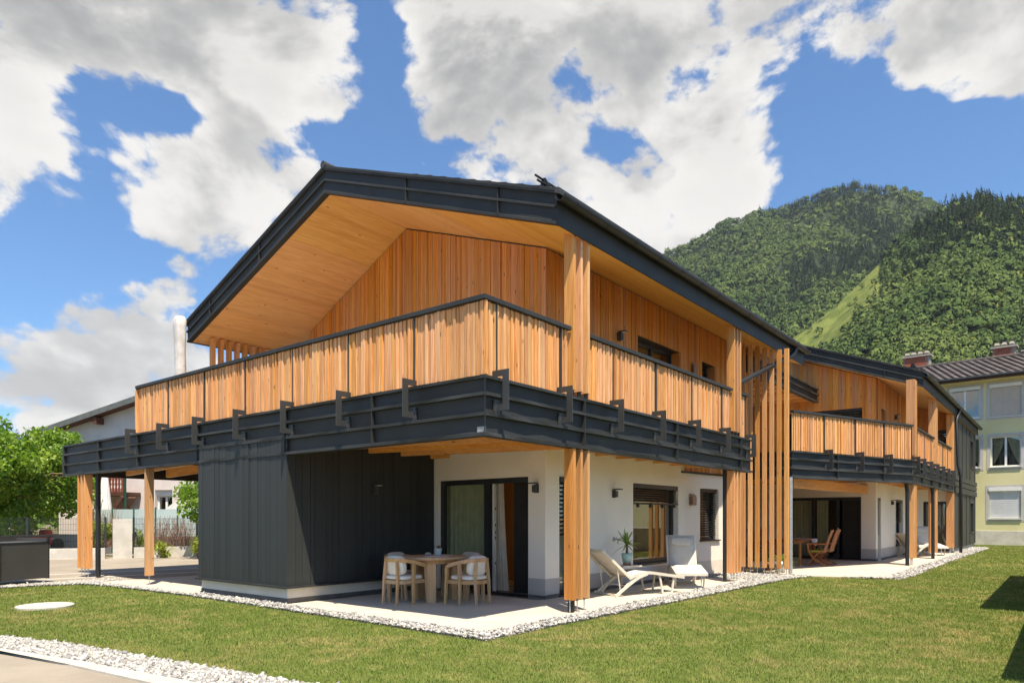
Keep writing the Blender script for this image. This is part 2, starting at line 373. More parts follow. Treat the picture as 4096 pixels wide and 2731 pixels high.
# ------------------------------------------------------------------ ground materials
def lawn_mat(name, blade):
    t = NT(name); p = t.pos(); p2 = t.scale(p, (1, 1, 0))
    a = t.noise(p2, .55, 4, .6); b = t.noise(p2, 2.6, 4, .65); c = t.noise(p2, 17, 3, .6); r = t.rand()
    g = t.mix(t.rng(c, .3, .7), (.125, .19, .028), (.195, .255, .046)); g = t.mix(t.rng(b, .44, .68), g, (.275, .29, .075))
    dry = t.m_('MULTIPLY', t.rng(a, .46, .66), t.rng(b, .36, .60)); g = t.mix(t.m_('MULTIPLY', dry, .75), g, (.40, .33, .125))
    if blade:
        g = t.mix(t.rng(r, .78, .98, 0, .5), g, (.42, .37, .15)); g = t.mix(t.rng(r, .0, .25, .5, 0), g, (.075, .15, .016))
    else:
        g = t.mix(.45, g, (.11, .10, .035)); g = t.mix(t.rng(c, .5, .75), g, (.055, .075, .015))
    t.set(Base_Color=g, Roughness=.75, Specular_IOR_Level=.2)
    if not blade: t.bump(t.noise(p, 90, 3, .7), .6, .03)
    else:
        tr = t.n('ShaderNodeBsdfTranslucent', {'Color': g}); mx = t.n('ShaderNodeMixShader', {0: .25})
        t.t.links.new(t.b.outputs[0], mx.inputs[1]); t.t.links.new(tr.outputs[0], mx.inputs[2]); t.t.links.new(mx.outputs[0], t.out.inputs[0])
    return t.m
LAWNG = lawn_mat('lawn_soil', False); LAWNB = lawn_mat('grass_blade', True)
def slab_mat():
    t = NT('terrace_concrete'); p = t.pos(); a = t.noise(p, 1.1, 5, .6); b = t.noise(t.scale(p, (1, 1, 0)), 22, 5, .7, .6); v = t.n('ShaderNodeTexVoronoi', {'Vector': p, 'Scale': 34.0}).outputs['Distance']
    c = t.mix(t.rng(a, .35, .65), (.50, .43, .335), (.57, .495, .39)); c = t.mix(t.rng(b, .60, .70, 0, .5), c, (.68, .62, .53)); c = t.mix(t.rng(b, .28, .40, .35, 0), c, (.46, .405, .33))
    c = t.mix(t.rng(v, .05, .12, .35, 0), c, (.34, .29, .235)); t.set(Base_Color=c, Roughness=.8, Specular_IOR_Level=.25); t.bump(b, .15, .006); return t.m
SLABC = slab_mat()
def asphalt_mat():
    t = NT('pale_asphalt'); p = t.pos(); a = t.noise(p, .7, 5, .65); b = t.noise(p, 130, 3, .7); v = t.n('ShaderNodeTexVoronoi', {'Vector': p, 'Scale': 90.0}).outputs['Distance']
    c = t.mix(t.rng(a, .35, .65), (.25, .21, .16), (.32, .275, .215)); c = t.mix(t.rng(b, .45, .7, 0, .6), c, (.26, .225, .18)); c = t.mix(t.rng(v, .12, .22, .45, 0), c, (.46, .42, .35))
    t.set(Base_Color=c, Roughness=.85, Specular_IOR_Level=.2); t.bump(b, .5, .006); return t.m
ASPH = asphalt_mat()
CONC = mottled('raw_concrete', (.50, .47, .41), (.60, .565, .495), 2.2, .85, .3, 6, (.42, .395, .34), 55, .2, bdist=.004)
KERBC = mottled('kerb_concrete', (.42, .39, .335), (.49, .455, .395), 4, .85, .3, 6, (.48, .45, .39), 90, .2)
SOIL = mottled('bare_earth', (.16, .12, .08), (.22, .18, .11), .8, .95, .4, 6, (.11, .15, .04), 3, .1)
PEB = NT('white_pebble'); _t = PEB; _r = _t.rand(); _n = _t.noise(_t.pos(), 60, 3, .6)
_c = _t.mix(_t.rng(_r, .15, .9), (.23, .22, .20), (.50, .48, .44)); _c = _t.mix(_t.rng(_r, .93, 1.0, 0, .7), _c, (.46, .36, .23)); _c = _t.mix(_t.rng(_r, .0, .10, .75, 0), _c, (.24, .235, .24))
_c = _t.mix(_t.rng(_n, .5, .75, 0, .3), _c, (.42, .40, .37)); _t.set(Base_Color=_c, Roughness=.75, Specular_IOR_Level=.25); PEB = _t.m
GBED = mottled('gravel_bed', (.26, .245, .22), (.44, .42, .385), 30, .9, .5, 5, (.12, .11, .10), 60, .1, bdist=.02)
EDGE = mottled('edging_strip', (.05, .048, .045), (.07, .066, .06), 6, .7, .1)
WHITEP = mottled('road_paint', (.66, .65, .62), (.74, .73, .70), 6, .7, .1, 5, (.5, .48, .44), 40)

def sheet(name, poly, z, mat, kind='structure', label=None, cat=None):
    me = bpy.data.meshes.new(name); me.from_pydata([(p[0], p[1], z) for p in poly], [], [tuple(range(len(poly)))]); me.update()
    return tag(link(name, me, mat), label, cat, None, kind)
def inpoly(x, y, poly):
    x = np.asarray(x); y = np.asarray(y); r = np.zeros(x.shape, bool); j = len(poly) - 1
    for i in range(len(poly)):
        xi, yi = poly[i][0], poly[i][1]; xj, yj = poly[j][0], poly[j][1]
        if yi != yj: r ^= ((yi > y) != (yj > y)) & (x < (xj - xi) * (y - yi) / (yj - yi) + xi)
        j = i
    return r
def gxy(x, y, z=-.03): q = on_ground(x, y, z); return (q.x, q.y)

LZ = -.035
sheet('ground', [(-900, -900), (2600, -900), (2600, 2600), (-900, 2600)], -.16, SOIL)
sheet('lawn', [(-6.5, -6.2), (47, -6.2), (47, 9), (12, 12), (-6.5, 12.0)], LZ, LAWNG)
edge_left = [(-5.2, 11.9)] + [gxy(*q) for q in ((0, 2354), (170, 2343), (332, 2338), (440, 2346), (553, 2358), (801, 2390), (1139, 2441), (1500, 2495))] + [(-.42, -.36)]
edge_right = [gxy(*q) for q in ((2180, 2512), (2400, 2468), (2674, 2413), (2941, 2359), (3100, 2327), (3179, 2313))] + [(11.75, -.9), (12.0, -2.45), (12.2, -2.72)] + [(13.2, -2.85), (16, -2.8), (20, -2.8), (26, -2.85), (33.2, -2.95), (34.2, -2.6)]
GRAVEL = edge_left + edge_right + [(34.2, 6), (8, 8), (6, 12.6), (-5.2, 12.6)]
sheet('gravel_bed', GRAVEL, -.026, GBED)
# path with kerb in the near left corner
up_ = [gxy(*q) for q in ((0, 2553), (310, 2590), (663, 2652), (1133, 2731))]; lo_ = [gxy(*q) for q in ((0, 2601), (332, 2655), (735, 2731))]; kl_ = [gxy(*q) for q in ((0, 2613), (290, 2671), (553, 2731))]
def extend(pl, d0, d1):
    a, b = Vector(pl[0]), Vector(pl[1]); c, d = Vector(pl[-2]), Vector(pl[-1])
    return [tuple(a + (a - b).normalized() * d0)] + pl + [tuple(d + (d - c).normalized() * d1)]
up_, lo_, kl_ = extend(up_, 9, 6), extend(lo_, 9, 6), extend(kl_, 9, 6)
PATHG = up_ + lo_[::-1]
sheet('gravel_bed', PATHG, -.024, GBED)
PATH = lo_ + [(-20, -12), (-20, 14)]
sheet('path', kl_ + [(-6.4, -12), (-20, -12), (-20, 14)], -.018, ASPH)
kb = MB().prism(lo_ + kl_[::-1], -.12, .004); kb.build('kerb', KERBC); tag(bpy.data.objects['kerb'], kind='structure')
for nm, pl in (('lawn_edging', up_), ('lawn_edging', edge_left[3:]), ('lawn_edging', edge_right[:6])):
    m = MB()
    for a, b in zip(pl[:-1], pl[1:]): m.beam((a[0], a[1], -.03), (b[0], b[1], -.03), .008, .05)
    tag(m.build(nm, EDGE), kind='structure')
sheet('driveway', [(-40, 12.0), (-1.0, 12.0), (-.3, 11.45), (14, 11.45), (14, 19.0), (-40, 36)], -.021, ASPH)
for x0, y0, x1, y1 in ((-1.2, 15.0, 5.4, 13.6), (-1.4, 13.4, 5.4, 12.1)):
    tag(MB().beam((x0, y0, -.0165), (x1, y1, -.0165), .09, .003).build('parking_line', WHITEP), kind='structure')
# terraces
S1 = [(0, 0), (9.55, 0), (9.55, 1.46), (3.2, 1.46), (3.2, 4.5), (0, 4.5)]
SC = [(-.20, 7.46), (.2, 7.46), (6, 7.46), (6, 11.4), (-.34, 11.4)]
S2 = [(11.42, -.38), (12.2, -2.36), (27.4, -2.36), (27.4, .9), (19, .9), (19, 4), (11.42, 4)]
for S in (S1, SC, S2):
    o = MB().prism(S, -.15, 0).build('terrace_slab', SLABC); tag(o, kind='structure')
# inspection cover
o = MB().lathe([(.42, -.05), (.42, .0), (.40, .012), (.12, .015), (.10, .006), (.05, .008)], (-2.60, 7.50, 0), 40).build('inspection_cover', KERBC)
tag(o, 'round concrete inspection cover set flush in the lawn', 'cover')

# ------------------------------------------------------------------ pebbles
def icosa():
    t = (1 + 5 ** .5) / 2
    v = np.array([(-1, t, 0), (1, t, 0), (-1, -t, 0), (1, -t, 0), (0, -1, t), (0, 1, t), (0, -1, -t), (0, 1, -t), (t, 0, -1), (t, 0, 1), (-t, 0, -1), (-t, 0, 1)], float)
    v /= np.linalg.norm(v[0])
    f = np.array([(0, 11, 5), (0, 5, 1), (0, 1, 7), (0, 7, 10), (0, 10, 11), (1, 5, 9), (5, 11, 4), (11, 10, 2), (10, 7, 6), (7, 1, 8), (3, 9, 4), (3, 4, 2), (3, 2, 6), (3, 6, 8), (3, 8, 9), (4, 9, 5), (2, 4, 11), (6, 2, 10), (8, 6, 7), (9, 8, 1)])
    return v, f
def rot_z(n):
    a = rng.uniform(0, 2 * np.pi, n); R = np.zeros((n, 3, 3)); R[:, 0, 0] = np.cos(a); R[:, 0, 1] = -np.sin(a); R[:, 1, 0] = np.sin(a); R[:, 1, 1] = np.cos(a); R[:, 2, 2] = 1; return R
def pebbles(name, poly, holes, n, rmin, rmax, zb, label, bbox=None):
    xs = [p[0] for p in poly]; ys = [p[1] for p in poly]; bb = bbox or (min(xs), max(xs), min(ys), max(ys))
    X = rng.uniform(bb[0], bb[1], n); Y = rng.uniform(bb[2], bb[3], n); ok = inpoly(X, Y, poly)
    for h in holes: ok &= ~inpoly(X, Y, h)
    X, Y = X[ok], Y[ok]; n = len(X); v, f = icosa()
    r = rng.uniform(rmin, rmax, n) * (1 + (rng.random(n) > .9) * .5)
    V = v[None] * (1 + rng.normal(0, .16, (n, 12, 1))) * np.stack([r, r * rng.uniform(.6, .95, n), r * rng.uniform(.4, .7, n)], 1)[:, None, :]
    V = np.einsum('nij,nkj->nki', rot_z(n), V); tilt = rng.normal(0, .5, (n, 1)); V[:, :, 2] += V[:, :, 0] * tilt
    V += np.stack([X, Y, zb + r * .25 + rng.uniform(0, .025, n)], 1)[:, None, :]
    Fc = f[None] + (np.arange(n) * 12)[:, None, None]
    o = np_mesh(name, V.reshape(-1, 3), Fc.reshape(-1, 3), 3, PEB); return tag(o, label, 'gravel', None, 'stuff')
BOXH = [(.04, 4.44), (3.6, 4.44), (3.6, 7.5), (.04, 7.5)]
HOUSEP = [(3.15, 1.45), (9.6, 1.45), (9.6, 9), (3.15, 9)]
OFFP = [(9.55, 1.47), (11.42, 1.25), (11.42, 6), (9.55, 6)]
pebbles('gravel', GRAVEL, [S1, SC, BOXH, OFFP, HOUSEP], 44000, .014, .029, -.02, 'white pebble strip between the lawn and the front terrace', (-1.0, 4, -.6, 8.2))
pebbles('gravel', GRAVEL, [S1, S2, OFFP, HOUSEP, [(-2, -2), (4, -2), (4, 9), (-2, 9)]], 50000, .015, .030, -.02, 'white pebble bed running along the lawn to the slatted screen', (4, 12.3, -2.6, 1.45))
pebbles('gravel', GRAVEL, [S2, [(27.4, -2.05), (40, -2.05), (40, 6), (27.4, 6)], [(0, -3), (12.3, -3), (12.3, 5), (0, 5)]], 34000, .018, .034, -.02, 'white pebble strip bordering the rear terrace', (12, 34, -3, 0))
pebbles('gravel', GRAVEL, [SC, [(-5, 12), (6, 12), (6, 13), (-5, 13)]], 34000, .017, .033, -.02, 'white pebble border beside the bin enclosure', (-3.4, .3, 8.2, 12.2))
pebbles('gravel', PATHG, [], 38000, .015, .031, -.02, 'white pebble strip along the kerb of the path', (-4.8, -2.9, -1.6, 5.4))

# ------------------------------------------------------------------ grass blades
def grass():
    Vs, Fs, base = [], [], 0
    COVER = [(-2.6 + .44 * math.cos(k * .5236), 7.5 + .44 * math.sin(k * .5236)) for k in range(12)]
    for d0, d1, dens, wd, ht in ((5.6, 8, 4300, .0042, .034), (8, 12, 2900, .0055, .035), (12, 20, 1300, .008, .036), (20, 42, 420, .014, .038)):
        hw = d1 * .78; area = (d1 - d0) * hw * 2; n = int(area * dens)
        dd = rng.uniform(d0, d1, n); ll = rng.uniform(-hw, hw, n)
        keep = np.abs(ll) < dd * .78; dd, ll = dd[keep], ll[keep]
        X = CAM.x + FW.x * dd + RT.x * ll; Y = CAM.y + FW.y * dd + RT.y * ll
        ok = (Y > -6.1) & (Y < 12) & (X < 46)
        ok &= ~inpoly(X, Y, GRAVEL); ok &= ~inpoly(X, Y, PATHG); ok &= ~inpoly(X, Y, PATH); ok &= ~inpoly(X, Y, COVER); ok &= ~((X > 27.4) & (Y > -2.05) & (X < 34)); ok &= X < 38.6 + (Y + 4) * .075
        X, Y = X[ok], Y[ok]; n = len(X)
        a = rng.uniform(0, 2 * np.pi, n); h = ht * rng.uniform(.45, 1.2, n); w_ = wd * rng.uniform(.7, 1.3, n)
        b = rng.uniform(0, 2 * np.pi, n); ln = h * rng.uniform(.1, .9, n)
        p = np.stack([X, Y, np.full(n, LZ - .004)], 1)
        s = np.stack([np.cos(a) * w_, np.sin(a) * w_, np.zeros(n)], 1); tip = np.stack([np.cos(b) * ln, np.sin(b) * ln, h], 1)
        V = np.stack([p - s, p + s, p + tip], 1); Vs.append(V.reshape(-1, 3)); Fs.append((np.arange(n * 3).reshape(-1, 3)) + base); base += n * 3
    o = np_mesh('grass', np.concatenate(Vs), np.concatenate(Fs), 3, LAWNB); tag(o, 'short mown lawn grass, green with dry yellow patches', 'grass', None, 'stuff')
grass()

# ------------------------------------------------------------------ building kit
def mitre(path_o, m): return -path_o * m
def fascia(parent, fr, a0, a1, zb, zt, m0=1.0, m1=0.0, seams=(), courses=3, name='fascia', label=None, wob=.012, lip=.045, rec=.06):
    """stepped sheet-metal edge: courses with a proud lip, slightly wavy like real sheet"""
    prof = [(-.16, zt), (0, zt), (0, zt - .04), (-rec, zt - .042)]; h = (zt - zb) / courses
    for c in range(courses):
        z = zt - (c + 1) * h
        prof += [(-rec, z + lip + .012), (0, z + lip), (0, z)]
        if c < courses - 1: prof += [(-rec, z - .002)]
    prof += [(-.16, zb)]
    n = max(2, int((a1 - a0) / .22)); m = MB(); k = len(prof)
    for i in range(n + 1):
        for j, (o, z) in enumerate(prof):
            s0 = a0 - o * m0; s1 = a1 + o * m1; s = s0 + (s1 - s0) * i / n
            wv = 0.0
            if abs(o) < .2 and o > -.15:
                q = fr.p(s, 0, 0); wv = mnoise.noise(Vector((q.x * 1.9, q.y * 1.9, j * .9))) * wob + mnoise.noise(Vector((q.x * .6, q.y * .6, j * 3.7))) * wob * .8
                if i in (0, n): wv *= .0
            m.v.append(tuple(fr.p(s, o + wv, z)))
    for i in range(n):
        for j in range(k - 1): m.f.append((i * k + j, i * k + j + 1, (i + 1) * k + j + 1, (i + 1) * k + j))
    m.f.append(tuple(range(k))); m.f.append(tuple(n * k + j for j in range(k)))
    f = m.build(name, SLAB, parent)
    if label: f['label'] = label
    for s in seams:
        MB().wbox(fr, s - .007, s + .007, -.07, .004, zb + .01, zt - .03).build('seam', SLAB, f)
    return f

def bracket_mesh():
    """flat steel Z plate in the plane square to the facade; local: +x outward from the fascia lip, y along, z up"""
    m = MB(); e = .006
    pts = [(-.10, .54), (.18, .54), (.18, 0), (-.02, 0), (-.02, .085), (.075, .085), (.075, .455), (-.10, .455)]
    m.extrude([(x, -e, z) for x, z in pts], (0, 2 * e, 0))
    m.box(-.05, -.035, -.05, .05, -.03, .15)
    for y in (-.035, .035):
        for z in (-.005, .125): m.tube([(-.035, y, z), (-.018, y, z)], .010, 6)
    return m.mesh('bracket')
BRK = bracket_mesh()
SLM = []
for wd, th in ((.036, .014), (.044, .040), (.052, .018), (.040, .034)):
    SLM.append((wd, MB().box(-wd / 2, wd / 2, -th, 0, -.5, .5), th))
def balustrade(house, segs, zr, zb, brackets, slat_limit, label=None, gaps=()):
    """segs: list of (frame, a0, a1, uprights, end0, end1); slats hang from a cap rail on flat steel uprights"""
    out = []
    for (fr, a0, a1, ups, nind) in segs:
        m = MB().wbox(fr, a0, a1, -.16, -.045, zr - .062, zr)
        rail = m.build('balustrade', SLAB, house, bevel=.004)
        MB().wbox(fr, a0 + .02, a1 - .02, -.135, -.125, zb + .15, zb + .19).wbox(fr, a0 + .02, a1 - .02, -.135, -.125, zr - .22, zr - .18).build('slat_rail', STEEL, rail)
        for u in ups: MB().wbox(fr, u - .008, u + .008, -.16, -.068, zb - .02, zr - .06).build('upright', STEEL, rail)
        hz = zr - .072 - zb; meshes = []
        for wd, mb, th in SLM:
            mm = MB(); mm.v = [(x, y, z * hz) for x, y, z in mb.v]; mm.f = mb.f; me = mm.mesh('slat'); me.materials.append(LARCH); meshes.append((wd, me, th))
        rest = MB(); s = a0 + .012; cnt = 0; last = -1
        while s < a1 - .02:
            i = random.choice([k for k in range(4) if k != last]); last = i; wd, me, th = meshes[i]
            hit = [u for u in ups if s < u + .0075 and s + wd > u - .0075]
            if hit:
                g_ = hit[0] - .008 - s
                if g_ > .012: MB().wbox(fr, s, s + g_, -.122, -.122 + th, zb, zb + hz).build('slat', LARCH, rail)
                s = hit[0] + .009; continue
            c = s + wd / 2; s += wd + random.uniform(.005, .010)
            if s > a1 - .005: break
            z = zb + hz / 2 + random.uniform(-.004, .004); base = fr.p(c, -.122, z)
            if cnt < nind:
                link('slat', me, None, rail, loc=base, rz=math.atan2(-fr.n.x, fr.n.y) + math.pi)
            else: rest.wbox(fr, c - wd / 2, c + wd / 2, -.122, -.122 + th, z - hz / 2, z + hz / 2)
            cnt += 1
        if rest.v: tag(rest.build('slats', LARCH, rail), kind='stuff')
        out.append(rail)
    for (fr, s, par) in brackets:
        b = link('bracket', BRK, STEEL, out[par], loc=fr.p(s, 0.0, zb - .47), rz=math.atan2(fr.n.y, fr.n.x))
    return out

def boards(parent, fr, a0, a1, zlo, zhi, mat, holes=(), ws=(.07, .095, .12, .145), o0=.0, name='board', gap=.004, backmat=None):
    """vertical boarding as single boards; zlo / zhi are functions of the run; holes = (a0, a1, z0, z1)"""
    s = a0
    while s < a1 - .01:
        w_ = min(random.choice(ws), a1 - s); e = s + w_ - gap; o = o0 + random.choice((.018, .018, .024, .03))
        cuts = sorted({s, e} | {h[k] for h in holes for k in (0, 1) if s < h[k] < e})
        for c0, c1 in zip(cuts[:-1], cuts[1:]):
            if c1 - c0 < .006: continue
            mid = (c0 + c1) / 2; spans = [(None, None)]
            hs = [h for h in holes if h[0] < mid < h[1]]
            if not hs: MB().wbox(fr, c0, c1, o0, o, zlo(c0), zhi(c0), zhi(c1), zlo(c1)).build(name, mat, parent)
            else:
                h = hs[0]
                if h[2] > zlo(mid) + .02: MB().wbox(fr, c0, c1, o0, o, zlo(c0), h[2]).build(name, mat, parent)
                if h[3] < min(zhi(c0), zhi(c1)) - .02: MB().wbox(fr, c0, c1, o0, o, h[3], zhi(c0), zhi(c1)).build(name, mat, parent)
        s += w_
def holed_wall(fr, a0, a1, z0, z1, holes, depth=.24, o=0.0, ztop=None):
    """front skin with openings and their reveals"""
    m = MB(); xs = sorted({a0, a1} | {h[k] for h in holes for k in (0, 1)}); zs = sorted({z0, z1} | {h[k] for h in holes for k in (2, 3)})
    for xa, xb in zip(xs[:-1], xs[1:]):
        for za, zb in zip(zs[:-1], zs[1:]):
            cx_, cz = (xa + xb) / 2, (za + zb) / 2
            if any(h[0] < cx_ < h[1] and h[2] < cz < h[3] for h in holes): continue
            m.quad(fr.p(xa, o, za), fr.p(xb, o, za), fr.p(xb, o, zb), fr.p(xa, o, zb))
    for h in holes:
        A = [fr.p(h[0], o, h[2]), fr.p(h[1], o, h[2]), fr.p(h[1], o, h[3]), fr.p(h[0], o, h[3])]; Bq = [q - fr.n * depth for q in A]
        for i in range(4):
            if i == 0 and h[2] <= z0 + .001: continue
            m.quad(A[i], A[(i + 1) % 4], Bq[(i + 1) % 4], Bq[i])
    return m
def window(parent, fr, h, depth=.18, panes=1, blind=0.0, fw=.07, name='window', sill=True, pane=None, room=.9, step=.062, roommat=None, o=0.0):
    """frame set back in the opening, panes, raffstore blind covering a share of the height, dark room behind"""
    a0, a1, z0, z1 = h; m = MB(); d = o - depth
    m.wbox(fr, a0, a0 + fw, d - .07, d, z0, z1).wbox(fr, a1 - fw, a1, d - .07, d, z0, z1).wbox(fr, a0 + fw, a1 - fw, d - .07, d, z1 - fw, z1).wbox(fr, a0 + fw, a1 - fw, d - .07, d, z0, z0 + fw)
    for k in range(1, panes):
        c = a0 + (a1 - a0) * k / panes; m.wbox(fr, c - fw / 2, c + fw / 2, d - .068, d - .002, z0 + fw, z1 - fw)
    f = m.build(name, FRAMED, parent)
    for k in range(panes):
        c0 = a0 + fw + (a1 - a0 - 2 * fw) * k / panes; c1 = a0 + fw + (a1 - a0 - 2 * fw) * (k + 1) / panes
        MB().wbox(fr, c0, c1, d - .045, d - .038, z0 + fw, z1 - fw).build('pane', pane or PANE, f)
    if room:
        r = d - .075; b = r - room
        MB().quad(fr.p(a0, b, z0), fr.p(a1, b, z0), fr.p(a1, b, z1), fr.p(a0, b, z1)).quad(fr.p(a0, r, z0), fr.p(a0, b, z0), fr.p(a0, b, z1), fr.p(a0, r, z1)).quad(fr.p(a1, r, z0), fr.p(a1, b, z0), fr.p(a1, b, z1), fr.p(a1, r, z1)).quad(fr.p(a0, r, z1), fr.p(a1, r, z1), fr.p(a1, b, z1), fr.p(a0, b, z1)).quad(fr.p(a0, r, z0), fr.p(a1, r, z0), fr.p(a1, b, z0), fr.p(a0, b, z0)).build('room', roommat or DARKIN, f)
    if blind:
        zb_ = z1 - (z1 - z0) * blind; n = int((z1 - .1 - zb_) / step)
        MB().wbox(fr, a0 + .01, a1 - .01, d + .03, d + .12, z1 - .10, z1 - .005).build('blind_box', FRAMED, f)
        for i in range(n):
            z = z1 - .12 - i * step
            q = MB(); q.hexa([fr.p(a0 + .02, d + .035, z + .018), fr.p(a1 - .02, d + .035, z + .018), fr.p(a1 - .02, d + .105, z - .014), fr.p(a0 + .02, d + .105, z - .014), fr.p(a0 + .02, d + .036, z + .022), fr.p(a1 - .02, d + .036, z + .022), fr.p(a1 - .02, d + .106, z - .010), fr.p(a0 + .02, d + .106, z - .010)])
            q.build('blind_slat', FRAMED, f)
    if sill: MB().wbox(fr, a0 - .03, a1 + .03, d, o + .05, z0 - .03, z0 + .002).build('sill', FRAMED, f)
    return f
def fin_post(house, fr, a, zlo, zhi, lo_is_ground=True, o=(-.20, -.02), n=3, step=.20, th=.062, zslope=0.0, rods=True):
    """post clad with upright larch boards standing on threaded rods; boards square to the facade"""
    root = None
    for k in range(n):
        s = a + k * step
        b = MB().wbox(fr, s, s + th, o[0], o[1], zlo, zhi, None).build('post_board', LARCHP, house if root is None else root, bevel=.003)
        if root is None: root = b
        if rods:
            q = fr.p(s + th / 2, (o[0] + o[1]) / 2, 0); MB().tube([(q.x, q.y, 0), (q.x, q.y, zlo + .01)], .009, 8).tube([(q.x, q.y, zlo - .03), (q.x, q.y, zlo - .012)], .02, 6).build('rod', GALV, root)
    return root
def wall_lamp(fr, a, z, label, o=0.0, group='dark wall lamps'):
    t = thing('wall_lamp', fr.p(a, o, z), label, 'lamp', group)
    MB().wbox(fr, a - .05, a + .05, o, o + .03, z - .14, z + .02).wbox(fr, a - .045, a + .045, o + .03, o + .09, z - .13, z - .0).build('bracket', STEEL, t)
    q = MB(); q.wbox(fr, a - .06, a + .06, o + .03, o + .19, z + .02, z + .045); h = q.build('lamp_head', STEEL, t)
    MB().wbox(fr, a - .048, a + .048, o + .09, o + .18, z + .014, z + .0195).build('lens', LENS, h)
    return t

# ------------------------------------------------------------------ gabled roof shared by both houses
ROOFT = mottled('roof_tile_dark', (.030, .032, .034), (.05, .052, .054), 3, .6, .5, 5, (.02, .021, .022), 40, .4, bdist=.03)
PITCH = .373
def sweep(fr, a0, a1, zf, prof, n=None):
    m = MB(); n = n or max(2, int(abs(a1 - a0) / .4)); k = len(prof)
    for i in range(n + 1):
        s = a0 + (a1 - a0) * i / n
        for j, (o, dz) in enumerate(prof):
            wv = mnoise.noise(Vector((s * 1.1, j * 2.3, 5))) * .006 if 0 < i < n and o > -.05 else 0
            m.v.append(tuple(fr.p(s, o + wv, zf(s) + dz)))
    for i in range(n):
        for j in range(k - 1): m.f.append((i * k + j, i * k + j + 1, (i + 1) * k + j + 1, (i + 1) * k + j))
    m.f.append(tuple(range(k))); m.f.append(tuple(n * k + j for j in range(k)))
    return m
def gable_roof(house, x0, x1, ye, ze, half, pipe_x=None, T=.50):
    ya = ye + half; yl = ye + 2 * half; za = ze + PITCH * half
    zs = lambda y: ze + PITCH * (y - ye) if y <= ya else ze + PITCH * (yl - y)
    # covering (the part everything else of the roof hangs on)
    m = MB()
    for (p, q) in ((ye - .10, ya), (yl + .10, ya)):
        zp = zs(ye) - .10 * PITCH
        m.hexa([(x0 - .05, p, zp + T - .06), (x1 + .05, p, zp + T - .06), (x1 + .05, q, za + T - .06), (x0 - .05, q, za + T - .06), (x0 - .05, p, zp + T), (x1 + .05, p, zp + T), (x1 + .05, q, za + T), (x0 - .05, q, za + T)])
    roof = m.build('roof', ROOFT, house)
    # tile courses stand proud near the eaves
    for k in range(10):
        y = ye - .06 + k * .33; z = zs(ye) + PITCH * (y - ye) + T
        MB().hexa([(x0 - .03, y - .02, z + .002), (x1 + .03, y - .02, z + .002), (x1 + .03, y + .30, z + .003 + PITCH * .3), (x0 - .03, y + .30, z + .003 + PITCH * .3), (x0 - .03, y - .02, z + .03), (x1 + .03, y - .02, z + .03), (x1 + .03, y + .30, z + .012 + PITCH * .3), (x0 - .03, y + .30, z + .012 + PITCH * .3)]).build('tile_course', ROOFT, roof)
    # soffit panels
    n = 4
    for side in (0, 1):
        for k in range(n):
            u0, u1 = half * k / n + (.003 if k else .02), half * (k + 1) / n - .003
            y0, y1 = (ye + u0, ye + u1) if side == 0 else (yl - u0, yl - u1)
            z0, z1 = zs(y0), zs(y1)
            MB().hexa([(x0 + .02, y0, z0), (x1 - .02, y0, z0), (x1 - .02, y1, z1), (x0 + .02, y1, z1), (x0 + .02, y0, z0 + .03), (x1 - .02, y0, z0 + .03), (x1 - .02, y1, z1 + .03), (x0 + .02, y1, z1 + .03)]).build('soffit_panel', SOFFIT, roof)
    # core closing the roof so no light leaks through
    MB().extrude([(x0 + .01, ye + .02, ze + .035), (x0 + .01, ya, za + .035), (x0 + .01, yl - .02, ze + .035), (x0 + .01, yl - .02, ze + T - .07), (x0 + .01, ya, za + T - .07), (x0 + .01, ye + .02, ze + T - .07)], (x1 - x0 - .02, 0, 0)).build('roof_core', SLAB, roof)
    prof = [(-.10, T + .015), (.06, T + .015), (.06, T - .03), (0, T - .045), (0, T * .56), (.035, T * .53), (.035, T * .46), (-.004, T * .455), (-.004, .045), (.022, .035), (.022, -.008), (-.10, -.008)]
    VF = Fr((x0, 0), (0, 1), (-1, 0))
    for (p, q) in ((ya, ye - .02), (ya, yl + .02)):
        v = sweep(VF, p, q, zs, prof).build('verge_fascia', SLAB, roof)
        for u in (.42, .8): s = p + (q - p) * u; MB().wbox(VF, s - .006, s + .006, -.02, .038, zs(s) + .02, zs(s) + T - .04).build('seam', SLAB, v)
    for y_, o in ((ye, -1), (yl, 1)):
        MB().box(x0, x1, min(y_, y_ + o * .025), max(y_, y_ + o * .025), ze - .012, ze + T - .12).build('eave_fascia', SLAB, roof)
    # gutter: open half round with straps
    m = MB(); gy, gz, r = ye - .125, ze + T - .135, .085; ks = 8
    ring = [(gy + r * math.cos(math.pi + math.pi * k / ks), gz + r * .95 * math.sin(math.pi + math.pi * k / ks)) for k in range(ks + 1)]
    ring += [(y + (.008 if y < gy else -.008), z + .004) for (y, z) in ring[::-1]]
    m.extrude([(x0 - .08, y, z) for y, z in ring], (x1 - x0 + .16, 0, 0))
    g = m.build('gutter', PIPE, roof)
    for k in range(int((x1 - x0) / .9) + 1):
        x = x0 + .3 + k * .9
        q = [(gy + (r + .006) * math.cos(math.pi + math.pi * j / ks), gz + (r * .95 + .006) * math.sin(math.pi + math.pi * j / ks)) for j in range(ks + 1)]
        MB().extrude([(x, y, z) for y, z in q], (.03, 0, 0)).build('strap', PIPE, g)
    # snow guard
    for dz, dy in ((.16, .30), (.09, .26)):
        y = ye + dy; z = zs(y) + T + dz; MB().tube([(x0 - .10, y, z), (x1 + .06, y, z)], .017, 8).build('snow_guard', PIPE, roof)
